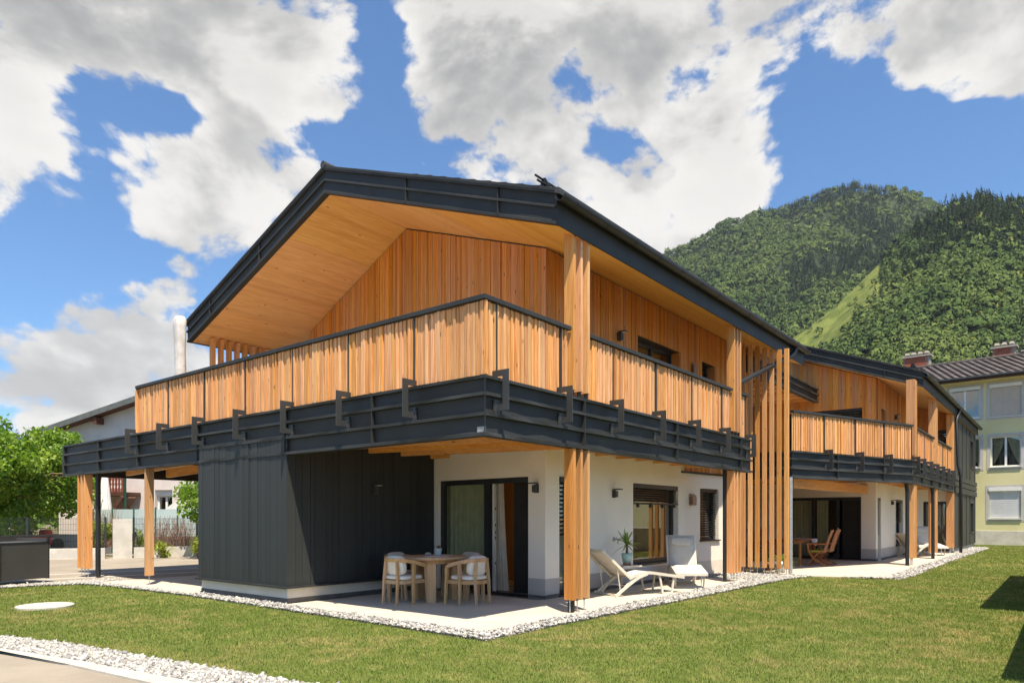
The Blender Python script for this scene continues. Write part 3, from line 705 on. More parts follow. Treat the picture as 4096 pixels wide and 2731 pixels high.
    for k in range(int((x1 - x0) / .8) + 1):
        x = x0 + .1 + k * .8; y = ye + .28; z = zs(y) + T
        MB().extrude([(x, y - .16, z - .05), (x, y + .10, z + .05), (x, y + .04, z + .20), (x, y - .02, z + .19)], (.012, 0, 0)).build('snow_guard_bracket', PIPE, roof)
    MB().tube([(x0 - .07, ya, za + T + .03), (x1 + .05, ya, za + T + .03)], .075, 12).build('ridge_cap', ROOFT, roof)
    return roof, zs

# ------------------------------------------------------------------ front house
H1 = thing('timber_house', (5, 5, 0), 'nearer gabled house, larch clad above white render, long slatted balcony facing the lawn', 'house', 'timber houses')
ZB, ZT = 2.54, 3.33
fascia(H1, L1, 0, 14.5, ZB, ZT, 1.0, 0.0, (2.25, 4.51, 7.5, 10.18, 12.29), name='balcony_fascia')
fascia(H1, R1, 0, 9.79, ZB, ZT, 1.0, 0.0, (2.39, 5.7, 9.07), name='balcony_fascia')
c = MB(); c.box(-.003, .009, -.003, .009, ZB + .05, ZT - .02); c.build('corner_strip', PIPE, H1)
pl = MB().wbox(L1, .03, .175, -.052, -.045, 2.595, 2.665).build('name_plate', CHROME, H1); pl['label'] = 'small brushed metal plate near the fascia corner'
m = MB()
for a in (.04, .165):
    for z in (2.603, 2.657): q = L1.p(a, -.045, z); m.tube([q, q + Vector((-.006, 0, 0))], .005, 6)
m.build('rivet', GALV, pl)
# deck, ceiling boards, joists
MB().prism([(.07, .07), (9.72, .07), (9.72, 1.45), (3.38, 1.45), (3.75, 4.5), (6.0, 7.6), (6.0, 14.4), (.07, 14.4)], 2.885, 3.29).build('deck', SLAB, H1)
MB().prism([(.17, .17), (9.70, .17), (9.70, 1.45), (3.34, 1.45), (4.0, 9.6), (4.0, 10.3), (.17, 10.3)], 3.292, 3.31).build('bounce_paving', SLABC, H1)  # unseen pale topping, added to bounce sun up to soffit and gable
MB().prism([(.10, .10), (9.70, .10), (9.70, 1.45), (3.36, 1.45), (3.56, 4.5), (.10, 4.5)], 2.86, 2.88).build('ceiling', SPRUCEY, H1)
MB().prism([(.10, 7.5), (5.9, 7.5), (5.9, 14.3), (.10, 14.3)], 2.86, 2.88).build('ceiling', SPRUCEY, H1)
for k in range(-3, 10):
    x45 = 1.81 + .82 * k; f = lambda y: x45 - .249 * (y - 4.5)
    ya_ = 4.47
    if f(4.47) > 3.52: ya_ = 1.44
    y0, y1 = .13, ya_
    if f(y0) < .15: continue
    while f(y1) < .15 and y1 > y0 + .3: y1 -= .1
    if f(y1) > 9.6: continue
    if f(y0) > 9.68: y0 = max(y0, 4.5 - (9.66 - x45) / .249 * -1) if False else y0
    a, b = Vector((f(y0), y0, 2.775)), Vector((f(y1), y1, 2.775))
    if a.x > 9.66: continue
    MB().beam(a, b, .085, .17).build('joist', SPRUCEY, H1)
for k in range(-1, 5):
    x0 = 1.25 + 1.08 * k; f = lambda y: x0 + .175 * (y - 12.83)
    y0 = 7.55
    while f(y0) < .2: y0 += .2
    if f(14.2) > 5.8: continue
    MB().beam((f(y0), y0, 2.73), (f(14.25), 14.25, 2.73), .10, .25).build('joist', SPRUCEY, H1)
MB().box(5.9, 6.05, 7.4, 14.5, 2.56, 3.33).build('carport_edge', SLAB, H1); MB().box(.0, 6.0, 14.44, 14.52, 2.55, 3.33).build('carport_edge', SLAB, H1)
MB().box(.3, 5.9, 9.1, 9.14, 2.62, 2.68).build('light_bar', PIPE, H1)
# balustrade
ZR = 4.40
segs = [(L1, .045, 10.36, [1.4 + 1.4933 * k for k in range(7)], 190), (R1, .163, 2.08, [.33, 1.85], 60), (R1, 2.62, 8.64, [3.38, 4.95, 6.51, 8.09], 60), (R1, 9.12, 9.66, [9.52], 0)]
brk = [(L1, 1.37 + 1.4933 * k, 0) for k in range(7)] + [(R1, .27, 1), (R1, 1.77, 1), (R1, 3.29, 2), (R1, 4.83, 2), (R1, 6.38, 2), (R1, 7.94, 2), (R1, 9.50, 3)]
balustrade(H1, segs, ZR, 3.355, brk, 300)
MB().box(.045, 6.0, 10.32, 10.36, 3.355, 4.3).build('balustrade_return', LARCH, H1)
# posts
def steel_col(x, y, z1, r=.05):
    return MB().tube([(x, y, 0), (x, y, z1)], r, 14).build('steel_column', PIPE, H1, smooth=False)
for a, st in ((2.10, .2), (8.66, .185)):
    fin_post(H1, R1, a, .20, 2.535, step=st); fin_post(H1, R1, a, 3.43, 5.87, step=st, rods=False)
    for k in range(3): MB().box(a + k * st + .008, a + k * st + .054, .05, .10, 3.30, 3.44).build('post_foot', PIPE, H1)
    (MB().box(a + .068, a + .15, .10, .18, 0, 2.7).build('steel_column', PIPE, H1) if a < 4 else steel_col(a + .03, .255, 2.7, .045))
fin_post(H1, L1, 13.12, .20, 2.535); steel_col(.25, 12.92, 2.7, .06)
fin_post(H1, L1, 9.78, .20, 2.535, n=1)
# roof
roof1, zs1 = gable_roof(H1, 1.59, 13.8, 0.0, 5.80, 5.53)
MB().tube([(12.75, -.12, 6.22), (12.75, -.11, 6.02), (12.68, -.08, 5.90), (12.52, -.04, 5.80), (12.3, 0, 5.72), (9.75, .25, 4.74), (9.2, .30, 4.5), (9.05, .33, 4.3), (9.05, .33, 3.3)], .062, 12).build('downpipe', PIPE, roof1, smooth=True)
# fins under the left eave
for k in range(8):
    x = 1.98 + .215 * k; MB().box(x, x + .085, 10.62, 10.76, 3.33, zs1(10.76) + .0).build('screen_fin', LARCHP, H1)
# upper walls: dark backing, single larch boards
GW = Fr((3.36, 1.47), (.095, 1), (-1, .095)); UW = Fr((3.36, 1.47), (1, 0), (0, -1))
gz = lambda s: zs1(GW.p(s, 0, 0).y) - .03
bk = MB(); n = 24
for i in range(n):
    a, b = 8.15 * i / n, 8.15 * (i + 1) / n; bk.quad(GW.p(a, -.01, 3.3), GW.p(b, -.01, 3.3), GW.p(b, -.01, gz(b) + .03), GW.p(a, -.01, gz(a) + .03))
gw = bk.build('gable_wall', FRAMED, H1)
boards(gw, GW, -.028, 8.15, lambda s: 3.31, gz, CLAD, (), (.05, .065, .085, .11))
hU = [(3.42, 5.55, 3.31, 5.46), (6.82, 7.70, 4.0, 5.48)]
uw = holed_wall(UW, 0, 10.4, 3.3, zs1(1.47), hU, .22, -.01).build('upper_wall', FRAMED, H1)
boards(uw, UW, 0.004, 10.4, lambda s: 3.31, lambda s: zs1(1.47) - .03, CLAD, hU, (.055, .075, .095, .12))
for h in hU:
    window(uw, UW, h, .2, 2 if h[1] - h[0] > 1 else 1, 0, name='window', sill=False)
    MB().wbox(UW, h[1] - .035, h[1] - .0, -.2, .016, h[2], h[3]).build('reveal_board', CLAD, uw)
# ground floor walls
DW = Fr((3.36, 1.47), (.066, 1), (-1, .066)); SW = UW; BW = Fr((9.19, 1.47), (math.cos(-.1), math.sin(-.1)))
dh = (.41, 2.91, -.01, 2.23)
w1 = holed_wall(DW, 0, 3.05, 0, 2.87, [dh], .20).build('render_wall', RENDERW, H1)
hS = [(.44, .95, .02, 2.23), (3.24, 5.48, .44, 2.22)]
w2 = holed_wall(SW, 0, 5.83, 0, 2.87, hS, .16).build('render_wall', RENDERW, H1)
hB = [(.75, 1.72, .89, 2.21)]
w3 = holed_wall(BW, 0, 2.25, 0, 2.60, hB, .18).build('render_wall', RENDERW, H1)
cl = MB().quad(BW.p(0, 0, 2.6), BW.p(2.25, 0, 2.6), BW.p(2.25, 0, 3.31), BW.p(0, 0, 3.31)).build('upper_band', FRAMED, H1)
boards(cl, BW, 0, 2.25, lambda s: 2.61, lambda s: 3.30, CLAD)
MB().wbox(BW, -.2, 2.25, 0.005, .06, 2.56, 2.60).build('drip_rail', PIPE, H1)
MB().wbox(DW, -.004, .40, .0, .004, .06, .36).build('plinth_band', BASEG, w1); MB().wbox(DW, -.012, .402, .0, .012, .0, .06).build('skirting', SKIRT, w1)
for a, b in ((.0, .43), (.96, 5.83)):
    MB().wbox(SW, a - .004, b, 0, .004, .07, .36).build('plinth_band', BASEG, w2); MB().wbox(SW, a - .012, b, 0, .012, 0, .07).build('skirting', SKIRT, w2)
MB().wbox(BW, 0, 2.25, 0, .004, .0, .36).build('plinth_band', CREAMW, w3)
win = window(w2, SW, hS[1], .13, 1, .24, fw=.09, room=0, step=.05)
MB().wbox(SW, hS[1][0] + .02, hS[1][1] - .02, -.12, .01, 1.77, 1.80).build('blind_rail', FRAMED, win)
for k in range(4):
    a = hS[1][0] + .2 + .6 * k; MB().wbox(SW, a, a + .06, -.03, .016, 1.70, 1.80).build('blind_clip', FRAMED, win)
window(w2, SW, hS[0], .10, 1, .55, step=.08)
window(w3, BW, hB[0], .16, 1, .98, step=.06)
# sliding door: fixed pane left, open leaf right, room behind
m = MB(); d = -.08; a0, a1, z0, z1 = dh; z0 = .0; ac = 1.56
for u0, u1, v0, v1 in ((a0, a0 + .02, z0, z1), (a1 - .10, a1, z0, z1), (a0 + .02, a1 - .10, z1 - .10, z1), (ac - .075, ac + .075, z0, z1 - .10), (ac + .075, a1 - .10, z0 + .0, z0 + .13)):
    m.wbox(DW, u0, u1, d - .08, d, v0, v1)
m.wbox(DW, a0 + .02, ac - .075, d - .08, d, z0, z0 + .03)
door = m.build('sliding_door', FRAMED, H1)
MB().wbox(DW, ac + .075, a1 - .10, d - .05, d - .04, .13, z1 - .10).build('pane', PANED, door)
lf = MB(); lf.wbox(DW, ac - .11, ac - .03, d - .16, d - .09, .02, z1 - .1); lf = lf.build('door_leaf_edge', RENDERW, door)
for z in (.55, 1.05, 1.15, 1.3, 1.62): MB().wbox(DW, ac - .113, ac - .109, d - .145, d - .12, z, z + .05).build('latch', STEEL, lf)
# room shell (floor, walls, ceiling) seen through the open door
rm = MB(); X0, X1, Y0, Y1, Z1 = 3.72, 9.0, 1.72, 5.6, 2.5
rm.quad((X0, Y0, Z1), (X1, Y0, Z1), (X1, Y1, Z1), (X0, Y1, Z1)); rm.quad((X0, Y1, 0), (X1, Y1, 0), (X1, Y1, Z1), (X0, Y1, Z1)); rm.quad((X0, Y0, 0), (6.5, Y0, 0), (6.5, Y0, Z1), (X0, Y0, Z1))
room = rm.build('room_shell', ROOMW, H1); MB().quad((3.5, Y0, .004), (X1, Y0, .004), (X1, Y1, .004), (3.5, Y1, .004)).build('room_floor', FLOORW, room)
MB().box(X1, X1 + .05, Y0, Y1, 0, Z1).build('room_back_wall', INWOOD, room)
MB().box(5.9, 6.0, 3.05, 5.6, 0, Z1).build('partition', INWOOD, room); MB().box(6.05, 6.35, 3.1, 4.2, 0, 2.3).build('cupboard', DARKIN, room)
MB().box(5.86, 5.898, 3.3, 3.62, 1.42, 1.62).build('wall_box', FRAMED, room); MB().lathe([(.16, -.02), (.17, 0), (.16, .02)], (0, 0, 0), 20).build('speaker', FRAMED, room, local=True)
bpy.data.objects['speaker'].location = Vector((5.86, 3.35, 2.28)) - Vector((0, 0, 0)); bpy.data.objects['speaker'].rotation_euler = (0, math.pi / 2, 0)

# dark boarded volume beside the terrace
BX = Fr((.04, 4.5), (1, 0), (0, -1)); BL = Fr((.04, 4.5), (0, 1), (-1, 0))
bx = MB().box(.045, 3.6, 4.505, 7.495, .30, 2.88).build('storage_volume', FRAMED, H1)
boards(bx, BL, -.028, 2.99, lambda s: .30, lambda s: 2.87, DBOARD, (), (.085, .11, .135, .165), gap=.006)
boards(bx, BX, .0, 3.5, lambda s: .30, lambda s: 2.87, DBOARD, (), (.085, .11, .135, .165), gap=.006)
MB().box(-.035, 3.5, 4.43, 7.5, .262, .296).build('base_trim', SLAB, bx)
MB().box(.08, 3.6, 4.54, 7.46, .0, .262).build('base_plinth', CREAMW, bx)
MB().box(.072, 3.6, 4.532, 7.468, .0, .085).build('skirting', SKIRT, bx)
MB().wbox(BX, 1.78, 1.86, .03, .045, .62, .72).build('socket', FRAMED, bx)

# ------------------------------------------------------------------ rear house
H2 = thing('timber_house', (23, 2, 0), 'farther gabled house, larch clad above white render, its balcony edge cut at an angle', 'house', 'timber houses')
A2, B2 = Vector((11.98, -.27)), Vector((17.41, -2.25)); AB = (B2 - A2).length
F2 = Fr(A2, (B2 - A2)); G2 = Fr(B2, (1, 0), (0, -1)); E2 = Fr(A2, (0, 1), (-1, 0))
zb2, zt2, zr2 = 2.50, 3.22, 4.30; mt = math.tan(math.radians(10)); LEN2 = 9.6
fascia(H2, F2, 0, AB, zb2, zt2, math.tan(math.radians(35)), mt, (1.95, 4.15), name='balcony_fascia')
fascia(H2, G2, 0, LEN2, zb2, zt2, mt, 0, (1.6, 3.6, 5.6, 7.6), name='balcony_fascia')
fascia(H2, E2, 0, 3.6, zb2, zt2, math.tan(math.radians(35)), 0, (1.8,), name='balcony_fascia')
MB().prism([(12.05, -.2), (17.45, -2.17), (27, -2.17), (27, 4), (12.05, 4)], 2.80, 3.18).build('deck', SLAB, H2)
MB().prism([(12.2, -.1), (17.5, -2.05), (27, -2.05), (27, 4), (12.2, 4)], 3.183, 3.20).build('bounce_paving', SLABC, H2)  # rear deck's unseen pale topping, added for the same upward bounce
MB().prism([(12.1, -.18), (17.46, -2.13), (27, -2.13), (27, 4), (12.1, 4)], 2.77, 2.79).build('ceiling', SPRUCEX, H2)
for k in range(12):
    x = 17.7 + .8 * k; MB().box(x, x + .09, -2.12, -.88, 2.62, 2.768).build('joist', SPRUCEY, H2)
for k in range(7):
    x = 13.0 + .85 * k; MB().box(x, x + .09, max(-2.0, -.2 - .364 * max(0, x - 12.3)), 3.9, 2.62, 2.768).build('joist', SPRUCEY, H2)
MB().beam((12.35, -.12, 2.40), (18.98, -.55, 2.40), .14, .26).build('glulam_beam', SPRUCEX, H2)
br2 = [(F2, 1.45 + 1.42 * k, 0) for k in range(3)] + [(F2, AB - .05, 0)] + [(G2, .9 + 1.42 * k, 1) for k in range(6)]
segs2 = [(F2, .1, AB + .02, [s for f, s, p in br2 if f is F2], 0), (G2, .0, .05, [], 0), (G2, .62, 4.42, [.9, 2.32, 3.74], 0), (G2, 4.95, 9.1, [5.16, 6.58, 8.0], 0)]
balustrade(H2, segs2, zr2, 3.24, [(f, s, 0 if p == 0 else 2) for f, s, p in br2], 0)
def col2(x, y, z1, r=.055): MB().tube([(x, y, 0), (x, y, z1 - .35), (x - .02, y + .03, z1 - .1), (x - .12, y + .14, z1)], r, 14).build('drain_pipe', PIPE, H2)
for a in (.10, 4.48, 9.14):
    fin_post(H2, G2, a, .22, 2.495, step=.17, o=(-.26, -.02)); fin_post(H2, G2, a, 3.38, 5.70, step=.17, rods=False, o=(-.26, -.02))
col2(17.3, -2.06, 2.6); col2(21.75, -2.15, 2.6)
roof2, zs2 = gable_roof(H2, 18.8, 36.1, -2.25, 5.66, 5.53)
MB().tube([(27.25, -2.37, 6.0), (27.25, -2.36, 5.8), (27.1, -2.32, 5.62), (26.98, -2.30, 5.45), (26.98, -2.36, 3.6), (26.98, -2.42, 3.35), (26.98, -2.45, 3.15), (26.98, -2.45, 0)], .06, 12).build('downpipe', PIPE, roof2, smooth=True)
# upper walls
GW2 = Fr((19.24, -.85), (0, 1), (-1, 0)); UW2 = Fr((19.24, -.85), (1, 0), (0, -1)); EW2 = Fr((27.0, -2.2), (0, 1), (-1, 0))
g2 = lambda s: zs2(s - .85) - .03
hG = [(.45, 2.9, 3.25, 5.22)]
m = holed_wall(GW2, 0, 8.0, 3.2, 5.4, hG, .2, -.01)
for i in range(20): a, b = .4 * i, .4 * (i + 1); m.quad(GW2.p(a, -.01, 5.4), GW2.p(b, -.01, 5.4), GW2.p(b, -.01, g2(b) + .03), GW2.p(a, -.01, g2(a) + .03))
gw2 = m.build('gable_wall', FRAMED, H2)
boards(gw2, GW2, .012, 8.0, lambda s: 3.21, g2, CLAD, hG, (.10, .13, .16, .19))
window(gw2, GW2, hG[0], .14, 2, 1.0, sill=False, step=.09)
hU2 = [(.6, 1.3, 3.25, 5.22), (3.9, 5.4, 3.25, 5.0)]
u2 = holed_wall(UW2, 0, 7.76, 3.2, zs2(-.85), hU2, .2, -.01).build('upper_wall', FRAMED, H2)
boards(u2, UW2, .03, 7.76, lambda s: 3.21, lambda s: zs2(-.85) - .03, CLAD, hU2, (.10, .13, .16))
for h in hU2:
    window(u2, UW2, h, .16, 1, 0, sill=False); MB().wbox(UW2, h[1] - .03, h[1], -.16, .016, h[2], h[3]).build('reveal_board', CLAD, u2)
hE = [(.1, .9, 3.25, 5.1)]
m = holed_wall(EW2, 0, 1.35, 3.2, 5.66, hE, .2, -.01); e2 = m.build('upper_wall', FRAMED, H2)
boards(e2, EW2, 0, 1.35, lambda s: 3.21, lambda s: zs2(s - 2.2) - .03, CLAD, hE, (.10, .13, .16)); window(e2, EW2, hE[0], .12, 1, 1.0, sill=False, step=.09)
# ground floor
DW2 = Fr((19.05, -.85), (.0, 1), (-1, 0)); SW2 = Fr((19.05, -.85), (1, 0), (0, -1)); EWg = Fr((27.0, -2.2), (0, 1), (-1, 0))
d2 = (.45, 2.9, -.01, 2.17)
v1 = holed_wall(DW2, 0, 4.8, 0, 2.78, [d2], .2).build('render_wall', RENDERW, H2)
hS2 = [(.32, .85, .02, 2.14), (3.45, 4.95, .42, 2.14)]
v2 = holed_wall(SW2, 0, 7.95, 0, 2.78, hS2, .2).build('render_wall', RENDERW, H2)
hE2 = [(.12, 1.1, .05, 2.13)]
v3 = holed_wall(EWg, 0, 1.36, 0, 2.78, hE2, .2).build('render_wall', RENDERW, H2)
for wl_, fr, spans in ((v1, DW2, ((0, .44), (2.91, 4.8))), (v2, SW2, ((0, .31), (.86, 7.95))), (v3, EWg, ((0, .11), (1.11, 1.36)))):
    for a, b in spans: MB().wbox(fr, a - .004, b, 0, .004, .07, .40).build('plinth_band', BASEG, wl_); MB().wbox(fr, a - .012, b, 0, .012, 0, .07).build('skirting', SKIRT, wl_)
window(v2, SW2, hS2[0], .14, 1, .62, sill=False, step=.08); window(v2, SW2, hS2[1], .14, 2, .55, step=.08); window(v3, EWg, hE2[0], .1, 1, 0, fw=.1, sill=False)
m = MB(); dd = -.16
for u0, u1, q0, q1 in ((d2[0], d2[0] + .08, 0, 2.17), (d2[1] - .08, d2[1], 0, 2.17), (d2[0] + .08, d2[1] - .08, 2.07, 2.17), (1.18, 1.28, 0, 2.07), (2.0, 2.1, 0, 2.07), (1.28, 2.0, 0, .1), (2.1, d2[1] - .08, 0, .1)): m.wbox(DW2, u0, u1, dd - .07, dd, q0, q1)
dr2 = m.build('sliding_door', FRAMED, H2)
MB().wbox(DW2, 1.28, 2.0, dd - .04, dd - .03, .1, 2.07).build('pane', PANED, dr2); MB().wbox(DW2, 2.1, d2[1] - .08, dd - .04, dd - .03, .1, 2.07).build('pane', PANED, dr2)
MB().wbox(DW2, 1.19, 1.23, dd + .001, dd + .02, .95, 1.1).build('handle', LENS, dr2)
rm = MB(); X0, X1, Y0, Y1, Z1 = 19.3, 23.5, -.6, 3.6, 2.5
rm.quad((X0, Y0, Z1), (X1, Y0, Z1), (X1, Y1, Z1), (X0, Y1, Z1)); rm.quad((X0, Y1, 0), (X1, Y1, 0), (X1, Y1, Z1), (X0, Y1, Z1)); rm.quad((X0, Y0, 0), (X1, Y0, 0), (X1, Y0, Z1), (X0, Y0, Z1)); rm.quad((X1, Y0, 0), (X1, Y1, 0), (X1, Y1, Z1), (X1, Y0, Z1))
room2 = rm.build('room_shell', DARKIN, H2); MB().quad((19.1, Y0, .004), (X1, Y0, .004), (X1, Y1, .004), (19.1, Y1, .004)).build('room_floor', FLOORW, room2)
# anthracite clad end block
EB = Fr((27.05, -2.2), (1, 0), (0, -1)); hB2 = [(6.3, 7.7, .75, 2.15), (6.3, 7.7, 3.9, 5.2)]
eb = holed_wall(EB, 0, 8.6, .16, 5.64, hB2, .25).build('clad_block', SLAB, H2)
MB().quad((35.65, -2.2, .16), (35.65, 6, .16), (35.65, 6, 5.64), (35.65, -2.2, 5.64)).build('block_side', SLAB, eb)
for h in hB2: window(eb, EB, h, .2, 1, .0)
MB().wbox(EB, 0, 8.65, .003, .06, 2.50, 2.74).wbox(EB, 0, 8.65, .003, .05, 2.78, 2.98).wbox(EB, 0, 8.65, .003, .06, 3.02, 3.22).build('string_course', SLAB, eb)
for s in (1.4, 2.9, 4.4, 5.9, 8.1):
    MB().wbox(EB, s, s + .014, .002, .022, .17, 2.49).build('standing_seam', SLAB, eb); MB().wbox(EB, s, s + .014, .002, .022, 3.23, 5.6).build('standing_seam', SLAB, eb)
MB().wbox(EB, .05, 8.55, -.12, -.06, 0, .158).build('plinth', BASEG, eb)

# fins between the houses, from the ground to the front roof
SF = thing('slatted_screen', (11.5, .3, 0), 'row of seven tall larch fins standing on rods between the two houses', 'screen')
for k in range(7):
    y1 = .90 - .187 * k; y0 = y1 - .105; zt = (zs1(y0) if y0 > 0 else 5.79)
    f = MB().box(11.42, 11.50, y0, y1, .16, zt - .01).build('fin', LARCHP, SF, bevel=.003)
    MB().tube([(11.46, (y0 + y1) / 2, 0), (11.46, (y0 + y1) / 2, .17)], .01, 8).build('rod', GALV, f)
MB().tube([(11.56, -.34, 0), (11.56, -.34, 2.5)], .05, 14).build('galvanised_post', GALV, SF)
# canopy over the stair between the houses
CN = thing('stair_canopy', (15.6, 2.4, 0), 'flat timber joisted canopy with dark metal edge high between the two houses', 'canopy')
CF = Fr((12.4, 1.0), (1, 0), (0, -1))
fascia(CN, CF, 0, 6.78, 5.52, 6.0, 0, 0, (1.4, 3.6), courses=2, name='canopy_fascia')
MB().box(12.4, 19.15, 1.17, 4.6, 5.70, 5.98).build('canopy_roof', SLAB, CN); MB().box(12.4, 19.15, 1.17, 4.6, 5.68, 5.698).build('canopy_ceiling', SPRUCEX, CN)
for k in range(8): x = 12.7 + .85 * k; MB().box(x, x + .09, 1.18, 4.55, 5.55, 5.678).build('joist', SPRUCEY, CN)
MB().box(12.42, 12.54, 4.3, 4.42, 0, 5.55).build('canopy_post', LARCHP, CN)
MB().box(12.5, 19.0, 4.6, 4.7, 0, 5.5).build('stair_wall', CLAD, CN)
MB().box(12.5, 12.58, 1.2, 4.6, 3.2, 5.0).build('stair_wall', CLAD, CN)

# ------------------------------------------------------------------ furniture
def sweep_rect(m, pts, w_, h_, up=(0, 0, 1), closed=False):
    pts = [Vector(p) for p in pts]; n = len(pts); base = len(m.v); u0 = Vector(up)
    for i, p in enumerate(pts):
        d = (pts[min(i + 1, n - 1)] - pts[max(i - 1, 0)]).normalized(); s = d.cross(u0)
        if s.length < 1e-3: s = d.cross(Vector((1, 0, 0)))
        s.normalize(); u = s.cross(d).normalized()
        ww = w_[i] if isinstance(w_, (list, tuple)) else w_; hh = h_[i] if isinstance(h_, (list, tuple)) else h_
        for a, b in ((-1, -1), (1, -1), (1, 1), (-1, 1)): m.v.append(tuple(p + s * a * ww / 2 + u * b * hh / 2))
    for i in range(n - 1):
        for k in range(4): m.f.append((base + i * 4 + k, base + i * 4 + (k + 1) % 4, base + (i + 1) * 4 + (k + 1) % 4, base + (i + 1) * 4 + k))
    m.f.append((base, base + 3, base + 2, base + 1)); e = base + (n - 1) * 4; m.f.append((e, e + 1, e + 2, e + 3)); return m
def pillow(c, sx, sy, sz, e1=.35, e2=.45, nu=24, nv=14, R=None):
    m = MB(); f = lambda v, e: math.copysign(abs(v) ** e, v)
    for j in range(nv + 1):
        ph = -math.pi / 2 + math.pi * j / nv
        for i in range(nu):
            th = 2 * math.pi * i / nu
            p = Vector((sx / 2 * f(math.cos(ph), e1) * f(math.cos(th), e2), sy / 2 * f(math.cos(ph), e1) * f(math.sin(th), e2), sz / 2 * f(math.sin(ph), e1)))
            if R: p = R @ p
            m.v.append(tuple(p + Vector(c)))
    for j in range(nv):
        for i in range(nu): m.f.append((j * nu + i, j * nu + (i + 1) % nu, (j + 1) * nu + (i + 1) % nu, (j + 1) * nu + i))
    return m
def smooth_curve(pts, n=6):
    pts = [Vector(p) for p in pts]; out = []
    for i in range(len(pts) - 1):
        p0, p1, p2, p3 = pts[max(i - 1, 0)], pts[i], pts[i + 1], pts[min(i + 2, len(pts) - 1)]
        for k in range(n):
            t = k / n; out.append(.5 * ((2 * p1) + (-p0 + p2) * t + (2 * p0 - 5 * p1 + 4 * p2 - p3) * t * t + (-p0 + 3 * p1 - 3 * p2 + p3) * t ** 3))
    return out + [pts[-1]]
def armchair(loc, rz, label, group='armchairs round the garden table'):
    t = thing('armchair', loc, label, 'chair', group, rz)
    arm = smooth_curve([(.29, .27, .625), (.16, .285, .672), (-.06, .285, .725), (-.20, .24, .748), (-.27, .12, .755), (-.285, 0, .755)], 5)
    full = arm + [Vector((p.x, -p.y, p.z)) for p in arm[::-1][1:]]
    m = MB(); sweep_rect(m, full, .032, .062); m.build('arm_rail', TEAK, t, local=True, bevel=.004)
    for s in (1, -1):
        m = MB(); sweep_rect(m, [(.31, s * .27, 0), (.285, s * .272, .35), (.27, s * .275, .625)], [.036, .045, .05], [.036, .045, .05], up=(1, 0, 0)); m.build('leg', TEAK, t, local=True)
        m = MB(); sweep_rect(m, [(-.05, s * .30, 0), (-.045, s * .295, .40), (-.03, s * .285, .70)], [.036, .046, .046], [.04, .05, .05], up=(1, 0, 0)); m.build('leg', TEAK, t, local=True)
        m = MB(); sweep_rect(m, [(-.31, s * .17, 0), (-.285, s * .17, .40), (-.275, s * .14, .735)], [.034, .042, .04], [.034, .042, .04], up=(1, 0, 0)); m.build('leg', TEAK, t, local=True)
    ring = smooth_curve([(.27, .25, .385), (.05, .27, .385), (-.18, .24, .385), (-.27, .14, .385), (-.28, 0, .385)], 4); ring = ring + [Vector((p.x, -p.y, p.z)) for p in ring[::-1][1:]]
    m = MB(); sweep_rect(m, ring, .028, .062); m.beam((.27, -.26, .385), (.27, .26, .385), .028, .062); m.build('seat_frame', TEAK, t, local=True)
    pillow((0, 0, .455), .53, .52, .085, .5, .45).build('seat_cushion', FABRIC, t, smooth=True, local=True)
    pillow((-.175, 0, .66), .15, .44, .34, .55, .5, R=Matrix.Rotation(-.16, 3, 'Y')).build('back_cushion', FABRIC, t, smooth=True, local=True)
    return t
ch = armchair((1.36, 3.03, 0), .0, 'teak armchair with cream cushions nearest the dark boarded wall, seen side-on from its left')
copy_tree(ch, None, (2.02, 2.10, 0), math.pi / 2, 'teak armchair with cream cushions nearest the lawn, in front of the sliding door')
c3 = copy_tree(ch, None, (1.98, 3.74, 0), -math.pi / 2, 'teak armchair with taupe cushion behind the round table, against the dark boards')
c4 = copy_tree(ch, None, (2.72, 2.86, 0), math.pi, 'teak armchair with taupe cushion behind the round table, beside the glass door')
for c_ in (c3, c4):
    for k in c_.children:
        if k.name.startswith('back_cushion'): k.data = k.data.copy(); k.data.materials.clear(); k.data.materials.append(FABRICT)
t = thing('round_table', (2.0, 2.92, 0), 'round teak garden table on flat slab legs between four armchairs', 'table')
MB().lathe([(.50, .735), (.565, .745), (.575, .77), (.565, .79), (.1, .79)], (0, 0, 0), 48).build('tabletop', TEAK, t, local=True)
for k in range(3):
    a = math.radians(-142 + 120 * k); q = MB(); q.box(-.05, .05, -.075, .075, 0, .74); q.build('leg', TEAK, t, local=True, loc=(.36 * math.cos(a), .36 * math.sin(a), 0), rz=a)
MB().lathe([(.42, .67), (.43, .735)], (0, 0, 0), 32).build('apron', TEAK, t, local=True)
q = MB().box(-.30, .30, -.2, .2, 0, .004); tag(q.build('placemat', CLOTH, None, loc=(2.02, 2.84, .7915), rz=.5), 'pale cloth placemat spread on the round garden table', 'placemat')
pt = thing('plant_pot', (2.03, 2.86, .797), 'ribbed pale blue ceramic pot with a succulent on the round table', 'plant')
MB().lathe([(.048, 0), (.052, .03), (.056, .031), (.058, .06), (.061, .062), (.066, .12), (.07, .122), (.07, .128), (.06, .12)], (0, 0, 0), 28).build('pot', CERAM, pt, local=True, smooth=True)
SUCC = foliage('succulent', (.16, .15, .05), (.20, .20, .07), (.22, .09, .06), .1)
m = MB()
for k in range(34):
    a = random.uniform(0, 6.28); e = random.uniform(.2, 1.3); l = random.uniform(.04, .085); d = Vector((math.cos(a) * math.cos(e), math.sin(a) * math.cos(e), math.sin(e))); s = d.cross(Vector((0, 0, 1))).normalized() * .012; b = Vector((0, 0, .125))
    m.add([b, b + d * l * .6 + s, b + d * l, b + d * l * .6 - s, b + d * l * .6 + d.cross(s).normalized() * .006], [(0, 1, 4), (1, 2, 4), (2, 3, 4), (3, 0, 4)])
m.build('succulent', SUCC, pt, local=True)
